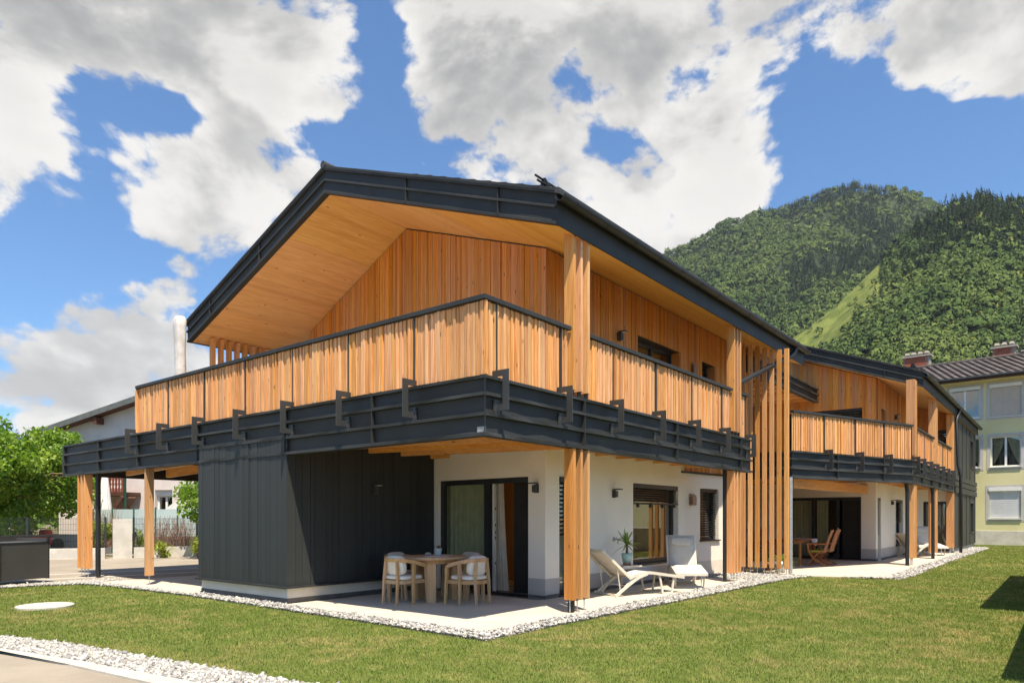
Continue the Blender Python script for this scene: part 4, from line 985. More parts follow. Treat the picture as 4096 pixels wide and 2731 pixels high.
st = pillow((0, 0, .03), .12, .10, .065, .9, .9, 16, 10); st.v = [tuple(Vector(v) * (1 + .08 * mnoise.noise(Vector(v) * 14))) for v in st.v]
tag(st.build('stone', STONE, None, smooth=True, loc=(1.90, 2.98, .796)), 'rounded grey stone lying on the placemat', 'stone')

# loungers -------------------------------------------------------------
def lounger(loc, rz, back, label, bl=.82):
    """x towards the feet; back = angle of the backrest above horizontal"""
    t = thing('sun_lounger', loc, label, 'lounger', 'cream sun loungers', rz); W = .31
    seat = smooth_curve([(-.12, 0, .335), (.10, 0, .395), (.36, 0, .42), (.70, 0, .375), (1.22, 0, .30)], 5)
    hx, hz = -.10, .34; top = Vector((hx - bl * math.cos(back), 0, hz + bl * math.sin(back)))
    m = MB()
    for s in (1, -1):
        sweep_rect(m, [p + Vector((0, s * W, 0)) for p in seat], .035, .055)
    m.beam((1.21, -W, .30), (1.21, W, .30), .035, .05); m.build('seat_rail', POWDER, t, local=True)
    def sl(pts, wd):
        q = MB(); n = len(pts)
        for p in pts:
            for y in (-wd, -wd / 2, 0, wd / 2, wd): q.v.append((p.x, y, p.z - .012 * (1 - (y / wd) ** 2)))
        for i in range(n - 1):
            for k in range(4): q.f.append((i * 5 + k, i * 5 + k + 1, (i + 1) * 5 + k + 1, (i + 1) * 5 + k))
        return q
    o = sl([p + Vector((0, 0, .02)) for p in seat], W - .012).build('seat_sling', SLING, t, smooth=True, local=True); o.modifiers.new('s', 'SOLIDIFY').thickness = .006
    n = Vector((math.sin(back), 0, math.cos(back)))
    m = MB()
    for s in (1, -1): m.beam(Vector((hx, s * W, hz)), top + Vector((0, s * W, 0)), .03, .05, up=n)
    m.beam(top + Vector((0, -W, 0)), top + Vector((0, W, 0)), .03, .03); br = m.build('back_frame', POWDER, t, local=True)
    bp = [Vector((hx, 0, hz)).lerp(top, k / 6) + n * .022 for k in range(7)]
    o = sl(bp, W - .01).build('back_sling', SLING, t, smooth=True, local=True); o.modifiers.new('s', 'SOLIDIFY').thickness = .006
    hp = Vector((hx, 0, hz)).lerp(top, .80) + n * .05; pillow(hp, .05, .46, .19, .6, .4, R=Matrix.Rotation(-(math.pi / 2 - back), 3, 'Y')).build('headrest', SLING, t, smooth=True, local=True)
    m = MB()
    for s in (1, -1): sweep_rect(m, smooth_curve([(.30, s * (W + .01), .40), (.08, s * (W + .01), .33), (-.18, s * (W + .01), .18), (-.42, s * (W + .01), .02)], 5), .028, .05)
    m.beam((-.42, -W, .03), (-.42, W, .03), .03, .03); m.build('rear_leg', POWDER, t, local=True)
    m = MB()
    for s in (1, -1): m.tube([(-.43, s * (W + .0), .03), (-.43, s * (W + .045), .03)], .03, 12)
    m.build('wheel', POWDER, t, local=True)
    m = MB()
    for s in (1, -1): sweep_rect(m, [(.0, s * (W - .03), .35), (-.35, s * (W - .03), .015)], .022, .03)
    m.beam((-.35, -W + .03, .015), (-.35, W - .03, .015), .022, .025); m.beam((-.16, -W + .03, .19), (-.16, W - .03, .19), .02, .02)
    p = Vector((hx, 0, hz)).lerp(top, .45)
    for s in (1, -1): m.beam(p + Vector((0, s * (W - .03), 0)), (-.30, s * (W - .03), .08), .016, .016)
    m.build('rear_strut', POWDER, t, local=True)
    m = MB()
    for s in (1, -1): sweep_rect(m, [(.62, s * (W - .02), .375), (.70, s * (W - .02), .012)], .026, .036); sweep_rect(m, [(.98, s * (W - .02), .33), (.93, s * (W - .02), .012)], .026, .036); m.beam((.70, s * (W - .02), .014), (.93, s * (W - .02), .014), .026, .026)
    m.beam((.93, -W + .02, .014), (.93, W - .02, .014), .026, .026); m.beam((.70, -W + .02, .014), (.70, W - .02, .014), .026, .026); m.build('front_leg', POWDER, t, local=True)
    return t
lounger((4.97, .766, 0), math.radians(-23.5), math.radians(40), 'cream sun lounger in profile beside the nearest right-hand post, backrest half raised')
lounger((7.64, .80, 0), math.radians(-146.5), math.radians(70), 'cream sun lounger facing the camera with upright backrest below the window with blinds', .76)
lounger((23.0, -1.35, 0), math.radians(-24), math.radians(40), 'cream sun lounger in profile on the rear terrace between the posts')
lounger((25.2, -1.45, 0), math.radians(-150), math.radians(66), 'cream sun lounger with upright backrest before the door at the end of the rear terrace')

# side table with yucca
t = thing('side_table', (5.40, .98, 0), 'small square taupe metal side table behind the profile lounger', 'table', None, math.radians(-20))
MB().box(-.24, .24, -.22, .22, .50, .525).build('tabletop', TAUPEM, t, local=True); MB().box(-.20, .20, -.20, .20, 0, .03).build('base_plate', TAUPEM, t, local=True); MB().box(-.14, -.10, -.02, .02, .03, .50).build('post', TAUPEM, t, local=True)
YUC = foliage('yucca_leaf', (.14, .23, .035), (.22, .31, .07), (.30, .34, .10), .25)
BARK = mottled('bark', (.16, .11, .07), (.24, .17, .11), 30, .9, .4, 5, (.10, .07, .045), 90, .1)
def blade(m, base, d, l, w_, droop, n=5):
    d = Vector(d).normalized(); s = d.cross(Vector((0, 0, 1)))
    s = s.normalized() if s.length > .05 else Vector((1, 0, 0)); b0 = len(m.v)
    for i in range(n + 1):
        u = i / n; p = Vector(base) + d * l * u + Vector((0, 0, -droop * l * u * u)); ww = w_ * (1 - u) ** .6 * (1 if u > .05 else .6)
        m.v += [tuple(p - s * ww), tuple(p + Vector((0, 0, -ww * .4))), tuple(p + s * ww)]
    for i in range(n):
        a = b0 + i * 3; m.f += [(a, a + 1, a + 4, a + 3), (a + 1, a + 2, a + 5, a + 4)]
def yucca(loc, label, s=1.0, potmat=MINT, rim=TERRA):
    t = thing('potted_yucca', loc, label, 'plant')
    MB().lathe([(.083 * s, .045 * s), (.115 * s, .235 * s), (.105 * s, .235 * s), (.10 * s, .215 * s)], (0, 0, 0), 28).build('pot', potmat, t, local=True, smooth=True)
    MB().lathe([(.075 * s, 0), (.083 * s, .045 * s)], (0, 0, 0), 28).build('pot_foot', rim, t, local=True, smooth=True)
    MB().tube([(0, 0, .2 * s), (.01, .005, .3 * s), (-.005, 0, .42 * s)], [.028 * s, .024 * s, .022 * s], 10).build('trunk', BARK, t, local=True, smooth=True)
    m = MB(); rr = random.Random(5)
    for k in range(38):
        a = k * 2.4 + rr.uniform(-.2, .2); e = rr.uniform(-.5, 1.35); blade(m, (0, 0, .40 * s + .05 * rr.random()), (math.cos(a) * math.cos(e), math.sin(a) * math.cos(e), math.sin(e)), rr.uniform(.2, .42) * s, .023 * s, rr.uniform(.0, .25))
    m.build('leaves', YUC, t, local=True); return t
yucca((5.44, .97, .525), 'yucca in a mint and terracotta pot standing on the small side table')
# tap, vents, lamps
t = thing('garden_tap', (5.78, 1.47, 1.02), 'chrome garden tap on the white wall above the yucca', 'tap')
MB().lathe([(.05, 0), (.045, .015), (.02, .025)], (0, 0, 0), 16).build('rosette', CHROME, t, local=True); r_ = t.children[0]; r_.rotation_euler = (math.pi / 2, 0, 0)
MB().tube([(0, -.01, 0), (0, -.12, 0)], .016, 10).tube([(0, -.08, 0), (.0, -.10, -.03), (0, -.10, -.09)], .011, 8).build('spout', CHROME, t, local=True); MB().tube([(0, -.12, 0), (.0, -.17, 0)], .02, 8).tube([(0, -.06, .0), (0, -.06, .045)], .009, 8).build('handle', CHROME, t, local=True)
COPPER = mottled('bronze_hood', (.30, .20, .14), (.36, .25, .18), 6, .45, .05, 4, None, 100, .5, .3)
def hood(fr, a, z, label, mat=COPPER):
    t = thing('wall_vent', fr.p(a, 0, z), label, 'vent', 'wall vent hoods')
    pts = [(0, -.13), (.10, -.13), (.115, -.11), (.115, .05), (.10, .11), (.05, .15), (0, .16)]
    m = MB(); m.extrude([fr.p(a - .09, o, z + q) for o, q in pts], fr.t * .18); m.build('hood', mat, t, bevel=.006)
    for k in range(6): MB().wbox(fr, a - .0925, a - .090, .02, .09, z - .08 + k * .03, z - .065 + k * .03).build('louvre', FRAMED, t)
hood(BW, .30, 1.90, 'bronze vent hood on the white wall between window and blinds'); hood(UW, 6.25, 5.18, 'bronze vent hood on the larch wall above the front balcony')
wall_lamp(BX, 1.88, 2.06, 'dark wall lamp on the black boarded wall behind the round table', .035)
wall_lamp(DW, .20, 2.06, 'dark wall lamp on the white pillar beside the sliding door')
wall_lamp(SW, 2.40, 2.02, 'dark wall lamp on the white wall left of the wide window')
wall_lamp(UW, 2.56, 5.30, 'dark wall lamp on the larch wall just above the front balcony rail', .03)
wall_lamp(GW, .33, 5.14, 'dark wall lamp on the larch gable above the balcony corner', .03)
wall_lamp(SW2, 2.6, 2.06, 'dark wall lamp on the white wall of the rear terrace'); wall_lamp(UW2, 2.9, 5.22, 'dark wall lamp on the larch wall above the rear balcony', .03)

# curtains and things inside the front room
def curtain(fr, a0, a1, o, z0, z1, label, flare=0.0, waves=10, amp=.035, mat=CURTAIN):
    m = MB(); n = waves * 8; k = 8
    for j in range(k + 1):
        v = j / k; z = z0 + (z1 - z0) * v; fl = flare * (1 - v) ** 1.5
        for i in range(n + 1):
            u = i / n; a = a0 + (a1 - a0) * u - fl * u; m.v.append(tuple(fr.p(a, o + amp * (1 + .3 * math.sin(u * 9)) * math.sin(u * waves * 6.283 + .4 * math.sin(u * 17)), z)))
    for j in range(k):
        for i in range(n): q = j * (n + 1) + i; m.f.append((q, q + 1, q + n + 2, q + n + 1))
    return tag(m.build('curtain', mat, None, smooth=True), label, 'curtain')
curtain(DW, 1.80, 3.40, -.30, .03, 2.42, 'linen curtain hanging behind the fixed door pane', waves=13)
curtain(DW, 1.80, 1.40, -.36, .03, 2.42, 'pale linen curtain gathered at the open doorway', .16, 6, .04)
tag(MB().box(3.72, 5.4, 1.75, 3.4, .006, .016).build('rug', RUG), 'woven grey rug inside the open doorway', 'rug')
for i, (x, y, z, r) in enumerate(((5.35, 2.72, 2.17, .075), (5.2, 2.52, 2.09, .12), (5.35, 2.44, 2.07, .075), (4.9, 2.18, 2.19, .085))):
    t = thing('pendant_lamp', (x, y, z), ('small opal pendant lamp, highest and leftmost in the room', 'largest opal pendant lamp in the room', 'small opal pendant lamp touching the largest one', 'opal pendant lamp half hidden by the door jamb')[i], 'lamp', 'opal pendant lamps')
    MB().lathe([(.02, -r * .8), (r * .7, -r * .62), (r, -.02), (r * .85, r * .45), (r * .45, r * .75), (.02, r * .82)], (0, 0, 0), 24).build('globe', GLOBE, t, smooth=True, local=True)
    MB().tube([(0, 0, r * .7), (0, 0, 2.49 - z)], .004, 6).lathe([(.035, r * .7), (.03, r * 1.05)], (0, 0, 0), 14).build('cord', FRAMED, t, local=True)
t = thing('coffee_table', (5.0, 2.35, 0), 'round dark coffee table seen through the open door', 'table')
MB().lathe([(.42, .36), (.46, .38), (.46, .46), (.44, .47)], (0, 0, 0), 32).build('tabletop', TEAKR, t, local=True)
for k in range(3): a = 2.09 * k; MB().tube([(.3 * math.cos(a), .3 * math.sin(a), .37), (.36 * math.cos(a), .36 * math.sin(a), 0)], .012, 8).build('leg', FRAMED, t, local=True)
t = thing('sofa', (5.4, 3.0, 0), 'dark sofa with a red throw inside the front room', 'sofa')
MB().box(-.4, .4, -.9, .2, .12, .42).box(-.4, -.15, -.9, .2, .42, .78).build('body', DARKIN, t, local=True, bevel=.03); pillow((.05, -.5, .56), .5, .5, .2, .5, .5).build('throw', TERRA, t, local=True, smooth=True)

# rear terrace dining group
t = thing('dining_table', (15.85, .85, 0), 'long reddish teak table laid for a meal on the rear terrace', 'table')
MB().box(-.85, .85, -.45, .45, .745, .785).build('tabletop', TEAKR, t, local=True)
for x, y in ((-.7, -.38), (.7, -.38), (-.7, .38), (.7, .38)): MB().tube([(x, y, 0), (x, y, .745)], .04, 10).build('leg', TEAKR, t, local=True)
MB().box(-.75, .75, -.38, .38, .68, .744).build('apron', TEAKR, t, local=True)
m = MB(); m.box(.15, .86, -.46, .46, .787, .792); m.box(.856, .862, -.46, .46, .60, .79); m.extrude([(.15, -.462, .79), (.86, -.462, .79), (.86, -.462, .60), (.5, -.462, .53)], (0, -.005, 0))
tag(m.build('tablecloth', CLOTH, None, loc=(15.85, .85, 0)), 'pale pink cloth over the end of the dining table', 'tablecloth')
for i, (x, y, h) in enumerate(((15.3, .6, .2), (15.55, .95, .21), (15.95, .6, .21), (16.2, .9, .21))):
    MBg = MB().lathe([(.03, 0), (.03, .004), (.004, .008), (.004, h * .45), (.02, h * .55), (.03, h * .75), (.024, h)], (0, 0, 0), 16)
    tag(MBg.build('wine_glass', CLEARG, None, smooth=True, loc=(x, y, .793 if x > 16 else .787)), 'stemmed glass on the dining table, ' + ('nearest the fins', 'second from the fins', 'third from the fins', 'farthest from the fins')[i], 'glass', 'stemmed glasses on the dining table')
for i, (x, y) in enumerate(((15.42, .72), (15.75, .62), (16.05, .8))):
    tag(MB().lathe([(.028, 0), (.032, .1), (.029, .1), (.026, .006)], (0, 0, 0), 16).build('tumbler', CLEARG, None, smooth=True, loc=(x, y, .793 if x > 16 else .787)), 'straight tumbler on the dining table, ' + ('nearest the fins', 'in the middle', 'farthest from the fins')[i], 'glass', 'tumblers on the dining table')
def folding_chair(loc, rz, label):
    """x = facing direction"""
    t = thing('garden_chair', loc, label, 'chair', 'teak folding chairs at the dining table', rz)
    m = MB()
    for s in (1, -1): sweep_rect(m, smooth_curve([(-.15, s * .22, .42), (-.20, s * .22, .62), (-.29, s * .22, .90), (-.36, s * .22, 1.08)], 4), .026, .042, up=(1, 0, 0))
    m.beam((-.36, -.23, 1.07), (-.36, .23, 1.07), .03, .05); m.beam((-.17, -.22, .47), (-.17, .22, .47), .025, .05); m.build('back_frame', TEAKR, t, local=True)
    for y in (-.145, -.075, 0, .075, .145):
        m = MB(); sweep_rect(m, smooth_curve([(-.165, y, .48), (-.20, y, .62), (-.285, y, .90), (-.355, y, 1.05)], 4), .052, .014, up=(1, 0, 0)); m.build('back_slat', TEAKR, t, local=True)
    for k in range(6): MB().box(.25 - .08 * k, .31 - .08 * k, -.22, .22, .405, .425).build('seat_slat', TEAKR, t, local=True)
    pillow((.07, 0, .45), .46, .44, .05, .5, .4).build('cushion', GREENC, t, smooth=True, local=True)
    for s in (1, -1):
        m = MB(); sweep_rect(m, smooth_curve([(.30, s * .235, .66), (.27, s * .235, .45), (.12, s * .235, .22), (-.25, s * .235, 0)], 5), .026, .045); m.build('leg', TEAKR, t, local=True)
        m = MB(); sweep_rect(m, smooth_curve([(-.12, s * .205, .50), (.05, s * .205, .36), (.2, s * .205, .18), (.28, s * .205, 0)], 5), .026, .045); m.build('leg', TEAKR, t, local=True)
        MB().box(-.24, .34, s * .25 - .03, s * .25 + .03, .655, .68).build('armrest', TEAKR, t, local=True)
    MB().beam((-.12, -.23, .09), (-.12, .23, .09), .02, .03).build('stretcher', TEAKR, t, local=True)
    return t
fc = folding_chair((15.52, .0, 0), math.radians(98), 'teak folding chair with lime cushion, nearer of the pair with backs to the lawn')
copy_tree(fc, None, (16.18, -.02, 0), math.radians(92), 'teak folding chair with lime cushion, farther of the pair with backs to the lawn')
copy_tree(fc, None, (15.35, 1.72, 0), math.radians(-88), 'teak folding chair across the dining table, partly behind the fins'); copy_tree(fc, None, (16.25, 1.75, 0), math.radians(-90), 'teak folding chair across the dining table, in front of the curtain')
curtain(DW2, 2.88, 2.12, -.4, .03, 2.3, 'wide olive curtain behind the rear sliding door', waves=7, mat=CURTAIN); curtain(DW2, 1.98, 1.6, -.4, .03, 2.3, 'narrow olive curtain beside the middle door post', waves=4, mat=CURTAIN)
t = thing('daybed', (13.2, .75, 0), 'low garden bench with a dark cushion behind the larch fins', 'bench')
MB().box(-.7, .7, -.3, .3, .16, .24).build('frame', TEAKR, t, local=True, bevel=.02); pillow((0, 0, .30), 1.35, .56, .13, .4, .3).build('cushion', FRAMED, t, smooth=True, local=True)
for x in (-.6, .6):
    for y in (-.24, .24): MB().box(x - .03, x + .03, y - .03, y + .03, 0, .16).build('leg', TEAKR, t, local=True)
LILY = foliage('strap_leaf', (.10, .20, .03), (.17, .28, .05), (.24, .33, .08), .3)
for i, (x, y) in enumerate(((11.95, .62), (12.2, .12))):
    t = thing('strap_leaf_plant', (x, y, 0), ('strap-leaved plant in a grey pot low behind the middle fins', 'strap-leaved plant in a grey pot behind the last fin')[i], 'plant', 'potted plants behind the fins')
    MB().lathe([(.12, 0), (.17, .30), (.155, .30), (.15, .26)], (0, 0, 0), 24).build('pot', GALV, t, smooth=True, local=True); m = MB()
    for k in range(46): a = random.uniform(0, 6.283); e = random.uniform(.35, 1.4); blade(m, (0, 0, .26), (math.cos(a) * math.cos(e), math.sin(a) * math.cos(e), math.sin(e)), random.uniform(.45, .8), .018, random.uniform(.3, .9), 7)
    m.build('leaves', LILY, t, local=True)
# covered parasol on the front balcony
t = thing('covered_parasol', (.86, 9.95, 3.33), 'closed parasol in a pale grey cover at the far end of the front balcony', 'parasol')
COVER = mottled('cover_fabric', (.50, .48, .45), (.60, .58, .55), 5, .8, .4, 5, (.42, .40, .38), 30, .2, bdist=.02)
m = MB(); n = 22; prof = [(.05, .35), (.13, .5), (.125, 1.2), (.115, 1.9), (.13, 2.45), (.135, 2.65), (.10, 2.72), (.03, 2.68)]
for r, z in prof:
    for k in range(n): a = 2 * math.pi * k / n; rr = r * (1 + .10 * math.sin(a * 5 + z * 3) + .07 * mnoise.noise(Vector((math.cos(a) * 2, math.sin(a) * 2, z * 3)))); m.v.append((rr * math.cos(a), rr * math.sin(a), z))
for j in range(len(prof) - 1):
    for k in range(n): m.f.append((j * n + k, j * n + (k + 1) % n, (j + 1) * n + (k + 1) % n, (j + 1) * n + k))
m.f.append(tuple((len(prof) - 1) * n + k for k in range(n))); m.build('cover', COVER, t, smooth=True, local=True)
MB().lathe([(.28, 0), (.28, .06), (.04, .08), (.03, .5)], (0, 0, 0), 24).build('stand', PIPE, t, local=True)

# ------------------------------------------------------------------ left surroundings
FENCEM = mottled('fence_wire', (.022, .028, .028), (.03, .037, .037), 5, .5, 0)
PINKW = mottled('old_pinkish_render', (.60, .53, .49), (.66, .59, .55), 1.5, .9, .3, 6, (.56, .49, .455), 50, .15)
g0 = Vector(gxy(820, 2220, 0)); g1 = Vector(gxy(466, 2229.5, 0)); g2_ = Vector(gxy(0, 2238, 0)); g3 = g2_ + (g2_ - g1).normalized() * 16; gm = g0 + (g0 - g1).normalized() * 4
def wire_fence(name, a, b, label, zb=.36, zt=1.45):
    fr = Fr(a, b - a); L = (b - a).length; t = thing(name, (a.x, a.y, 0), label, 'fence', 'wire fences on the low wall')
    MB().wbox(fr, .0, L, -.1, .1, -.15, zb).build('base_wall', CONC, t, bevel=.008)
    n = max(1, round(L / 2.5)); st = L / n
    for k in range(n + 1): MB().wbox(fr, k * st - .03, k * st + .03, -.03, .03, zb, zt + .03).build('post', FENCEM, t)
    for k in range(n):
        m = MB(); s = k * st + .05
        while s < (k + 1) * st - .03: m.wbox(fr, s - .004, s + .004, -.004, .004, zb + .03, zt); s += .05
        for z in np.arange(zb + .06, zt, .2): m.wbox(fr, k * st, (k + 1) * st, -.012, .012, z - .004, z + .004)
        m.build('wire_panel', FENCEM, t)
    return t
u = (g1 - g0).normalized()
wire_fence('wire_fence', gm, g1 - u * .55, 'dark wire fence on the low concrete wall right of the concrete pillar')
wire_fence('wire_fence', g1 + u * .0 + (g2_ - g1).normalized() * .35, g3, 'dark wire fence on the low concrete wall left of the pillar, below the big tree')
fr = Fr(g1 - u * .5, u); tag(MB().wbox(fr, 0, .62, -.13, .13, -.15, 1.40).build('concrete_pillar', CONC, None, bevel=.01), 'pale concrete gate pillar between the two wire fences', 'pillar')
# bin enclosure
bf = Fr((-5.69, 10.39), (.925, .38)); t = thing('bin_enclosure', bf.p(3.9, 0, 0), 'dark grey metal panel enclosure at the left edge of the lawn', 'enclosure')
PANELG = mottled('grey_panel', (.055, .053, .050), (.062, .060, .057), 2, .5, .05, 4, None, 200, .4)
for k in range(4):
    a = .30 + k * 1.2; MB().wbox(bf, a + .02, a + 1.15, -.02, .0, .10, .92).build('panel', PANELG, t)
    MB().wbox(bf, a - .08, a, -.04, .035, .0, 1.03).build('post', STEEL, t)
MB().wbox(bf, .05, 5.1, -.06, .04, 1.03, 1.08).build('top_rail', STEEL, t); MB().wbox(bf, .05, 5.1, -1.05, -1.0, .1, 1.0).build('back_panel', PANELG, t); MB().wbox(bf, 5.08, 5.1, -1.0, -.03, .08, 1.0).build('side_panel', PANELG, t)
MB().wbox(bf, .05, 5.1, -1.0, -.1, .88, .92).build('lid', PANELG, t)
# neighbour house
def px(x, d): q = at_depth(x, 2067, d); return Vector((q.x, q.y))
n0, n1 = px(205, 33.5), px(980, 32.0); NB = Fr(n0, n1 - n0); NL = (n1 - n0).length
H3 = thing('neighbour_house', (n1.x, n1.y, 0), 'old house with pinkish render and shallow dark-edged gable behind the carport', 'house')
zn = lambda a: 5.45 + .285 * a
arch = (px(520, 33.2) - n0).dot(Vector((NB.t.x, NB.t.y)))
nw = [(px(637, 33) - n0).length, (px(712, 33) - n0).length]
pl_ = [(a, z) for a, z in ((.4, -.1), (NL, -.1), (NL, zn(NL)), (.4, zn(.4)))]
m = MB(); hN = [(nw[0], nw[1], .9, 2.75)]
w_ = holed_wall(NB, .4, NL, -.1, 5.2, hN, .3).quad(NB.p(.4, 0, 5.2), NB.p(NL, 0, 5.2), NB.p(NL, 0, zn(NL)), NB.p(.4, 0, zn(.4))).quad(NB.p(.4, 0, -.1), NB.p(.4, -9, -.1), NB.p(.4, -9, 5.5), NB.p(.4, 0, 5.5)).build('wall', PINKW, H3)
WF = mottled('white_pvc', (.72, .72, .70), (.76, .76, .74), 3, .4, 0)
wd = MB(); a, b, z0, z1 = hN[0]
for u0, u1, v0, v1 in ((a, a + .08, z0, z1 - .25), (b - .08, b, z0, z1 - .25), (a + .08, b - .08, z0, z0 + .08), ((a + b) / 2 - .05, (a + b) / 2 + .05, z0 + .08, z1 - .33), (a + .08, b - .08, z1 - .33, z1 - .25)): wd.wbox(NB, u0, u1, -.28, -.22, v0, v1)
wd.wbox(NB, a, b, -.28, -.10, z1 - .25, z1); wn_ = wd.build('window', WF, H3); MB().wbox(NB, a + .08, b - .08, -.26, -.255, z0 + .08, z1 - .33).build('pane', PANE, wn_); MB().wbox(NB, a, b, -1.2, -.4, z0, z1).build('room', DARKIN, wn_)
m = MB(); pts = [(arch - .22, 1.75), (arch - .22, 2.05)] + [(arch + .22 * math.cos(math.pi - k * math.pi / 10), 2.05 + .34 * math.sin(k * math.pi / 10)) for k in range(11)] + [(arch + .22, 1.75)]
m.extrude([NB.p(p, .012, z) for p, z in pts], NB.n * -.02); m.build('arched_niche', BROWNW, H3)
ve = [(-.5, zn(-.5)), (NL + .3, zn(NL + .3))]
NROOF = mottled('neighbour_roof_edge', (.09, .10, .095), (.12, .13, .12), 3, .5, .1)
q = MB(); q.hexa([NB.p(ve[0][0], 0.55, ve[0][1]), NB.p(ve[1][0], 0.55, ve[1][1]), NB.p(ve[1][0], -9, ve[1][1]), NB.p(ve[0][0], -9, ve[0][1]), NB.p(ve[0][0], 0.55, ve[0][1] + .2), NB.p(ve[1][0], 0.55, ve[1][1] + .2), NB.p(ve[1][0], -9, ve[1][1] + .2), NB.p(ve[0][0], -9, ve[0][1] + .2)]); rf = q.build('roof', BROWNW, H3)
q = MB(); q.hexa([NB.p(ve[0][0], 0.55, ve[0][1] - .02), NB.p(ve[1][0], 0.55, ve[1][1] - .02), NB.p(ve[1][0], .60, ve[1][1] - .02), NB.p(ve[0][0], .60, ve[0][1] - .02), NB.p(ve[0][0], 0.55, ve[0][1] + .24), NB.p(ve[1][0], 0.55, ve[1][1] + .24), NB.p(ve[1][0], .60, ve[1][1] + .24), NB.p(ve[0][0], .60, ve[0][1] + .24)]); q.build('verge', NROOF, rf)
for a in (2.6, 6.8): MB().wbox(NB, a, a + .22, .0, .5, zn(a) - .32, zn(a) - .03).build('purlin', BROWNW, rf)
# carved balcony
bc = MB().wbox(NB, 2.4, 4.78, .05, 1.2, 2.45, 2.62).build('balcony', BROWNW, H3); MB().wbox(NB, 2.4, 4.78, 1.1, 1.2, 3.42, 3.50).build('handrail', REDW, bc)
for k in range(15):
    a = 2.5 + k * .155; w2 = .062; pts = [(-w2, 2.62), (w2, 2.62), (w2, 2.75), (.028, 2.86), (w2, 2.98), (.036, 3.08), (w2, 3.2), (w2, 3.42), (-w2, 3.42), (-w2, 3.2), (-.036, 3.08), (-w2, 2.98), (-.028, 2.86), (-w2, 2.75)]
    MB().extrude([NB.p(a + x, 1.16, z) for x, z in pts], NB.n * -.03).build('baluster', REDW, bc)
MB().beam(NB.p(3.85, .9, 1.25), NB.p(4.80, .9, 2.4), .9, .16).build('stair_roof', BROWNW, H3); MB().beam(NB.p(4.88, 1.25, 0), NB.p(4.88, 1.25, 3.5), .1, .1).build('downpipe', mottled('green_pipe', (.02, .06, .04), (.03, .07, .05), 3, .4, 0), H3)
# glass screen
GREENP = mottled('green_post', (.02, .11, .07), (.03, .13, .08), 3, .4, 0); s0, s1 = px(365, 29), px(800, 28); GS = Fr(s0, s1 - s0); GL = (s1 - s0).length
t = thing('glass_screen', (s0.x, s0.y, 0), 'milky glass garden screen with green posts behind the wire fence', 'screen'); n = 5
for k in range(n): MB().wbox(GS, k * GL / n + .04, (k + 1) * GL / n - .04, -.006, .006, .7, 1.80).build('glass_panel', MILK, t)
for k in range(n + 1): MB().wbox(GS, k * GL / n - .025, k * GL / n + .025, -.025, .025, 0, 1.88).build('post', GREENP, t)
tag(MB().wbox(GS, -3, GL + 2, -.5, -.3, -.1, .75).build('garden_wall', PINKW, None), 'low rendered wall below the glass garden screen', 'wall')
# curved sunlit sail wall
m = MB(); pts = [(x, z) for x, z in ((1.2, .75), (1.9, 1.5), (2.5, 2.0), (3.2, 2.35), (3.5, 2.45), (3.5, .75))]
m.extrude([GS.p(a, -1.6, z) for a, z in pts], GS.n * -.12); tag(m.build('stair_parapet', mottled('white_parapet', (.70, .67, .62), (.74, .71, .66), 2, .9, .2), None), 'white curved stair parapet behind the glass garden screen', 'parapet')
# closed garden parasol
pq = at_depth(420, 2067, 29.6); t = thing('closed_parasol', (pq.x, pq.y, 0), 'closed white garden parasol in front of the old house', 'parasol')
WHITEF = mottled('white_canvas', (.74, .72, .67), (.80, .78, .73), 4, .85, .3, 4, None, 60, .1)
m = MB(); n = 24; prof = [(.23, 1.72), (.22, 1.85), (.18, 2.3), (.14, 2.8), (.10, 3.12), (.05, 3.25), (.01, 3.3)]
for r, z in prof:
    for k in range(n): a = 2 * math.pi * k / n; rr = r * (1 + .25 * math.cos(a * 8)); m.v.append((rr * math.cos(a), rr * math.sin(a), z + .05 * math.cos(a * 4)))
for j in range(len(prof) - 1):
    for k in range(n): m.f.append((j * n + k, j * n + (k + 1) % n, (j + 1) * n + (k + 1) % n, (j + 1) * n + k))
m.build('canopy', WHITEF, t, smooth=True, local=True); MB().tube([(0, 0, 0), (0, 0, 3.3)], .03, 8).build('pole', BROWNW, t, local=True)
# small red garden tractor behind the fence
rq = at_depth(160, 2067, 28.0); t = thing('garden_tractor', (rq.x, rq.y, 0), 'red garden tractor half hidden behind the wire fence', 'tractor', None, ANG)
RED = mottled('red_paint', (.48, .02, .015), (.55, .03, .02), 3, .35, 0); TYRE = mottled('tyre', (.02, .02, .02), (.03, .03, .03), 8, .8, .1)
MB().box(-.7, .1, -.25, .25, .35, .75).box(-.75, -.65, -.2, .2, .4, .7).build('bonnet', RED, t, local=True, bevel=.05); MB().box(.1, .7, -.35, .35, .35, .6).build('fender', RED, t, local=True, bevel=.05); pillow((.35, 0, .8), .4, .4, .35, .5, .5).build('seat', RED, t, local=True, smooth=True)
for x, r in ((-.5, .22), (.45, .3)):
    for y in (-.4, .4): MB().tube([(x, y - .09, r), (x, y + .09, r)], r, 18).build('wheel', TYRE, t, local=True)
MB().tube([(-.05, 0, .7), (.05, 0, 1.02)], .015, 6).lathe([(.16, 1.02), (.17, 1.03), (.16, 1.04)], (.05, 0, 0), 18).build('steering_wheel', TYRE, t, local=True)

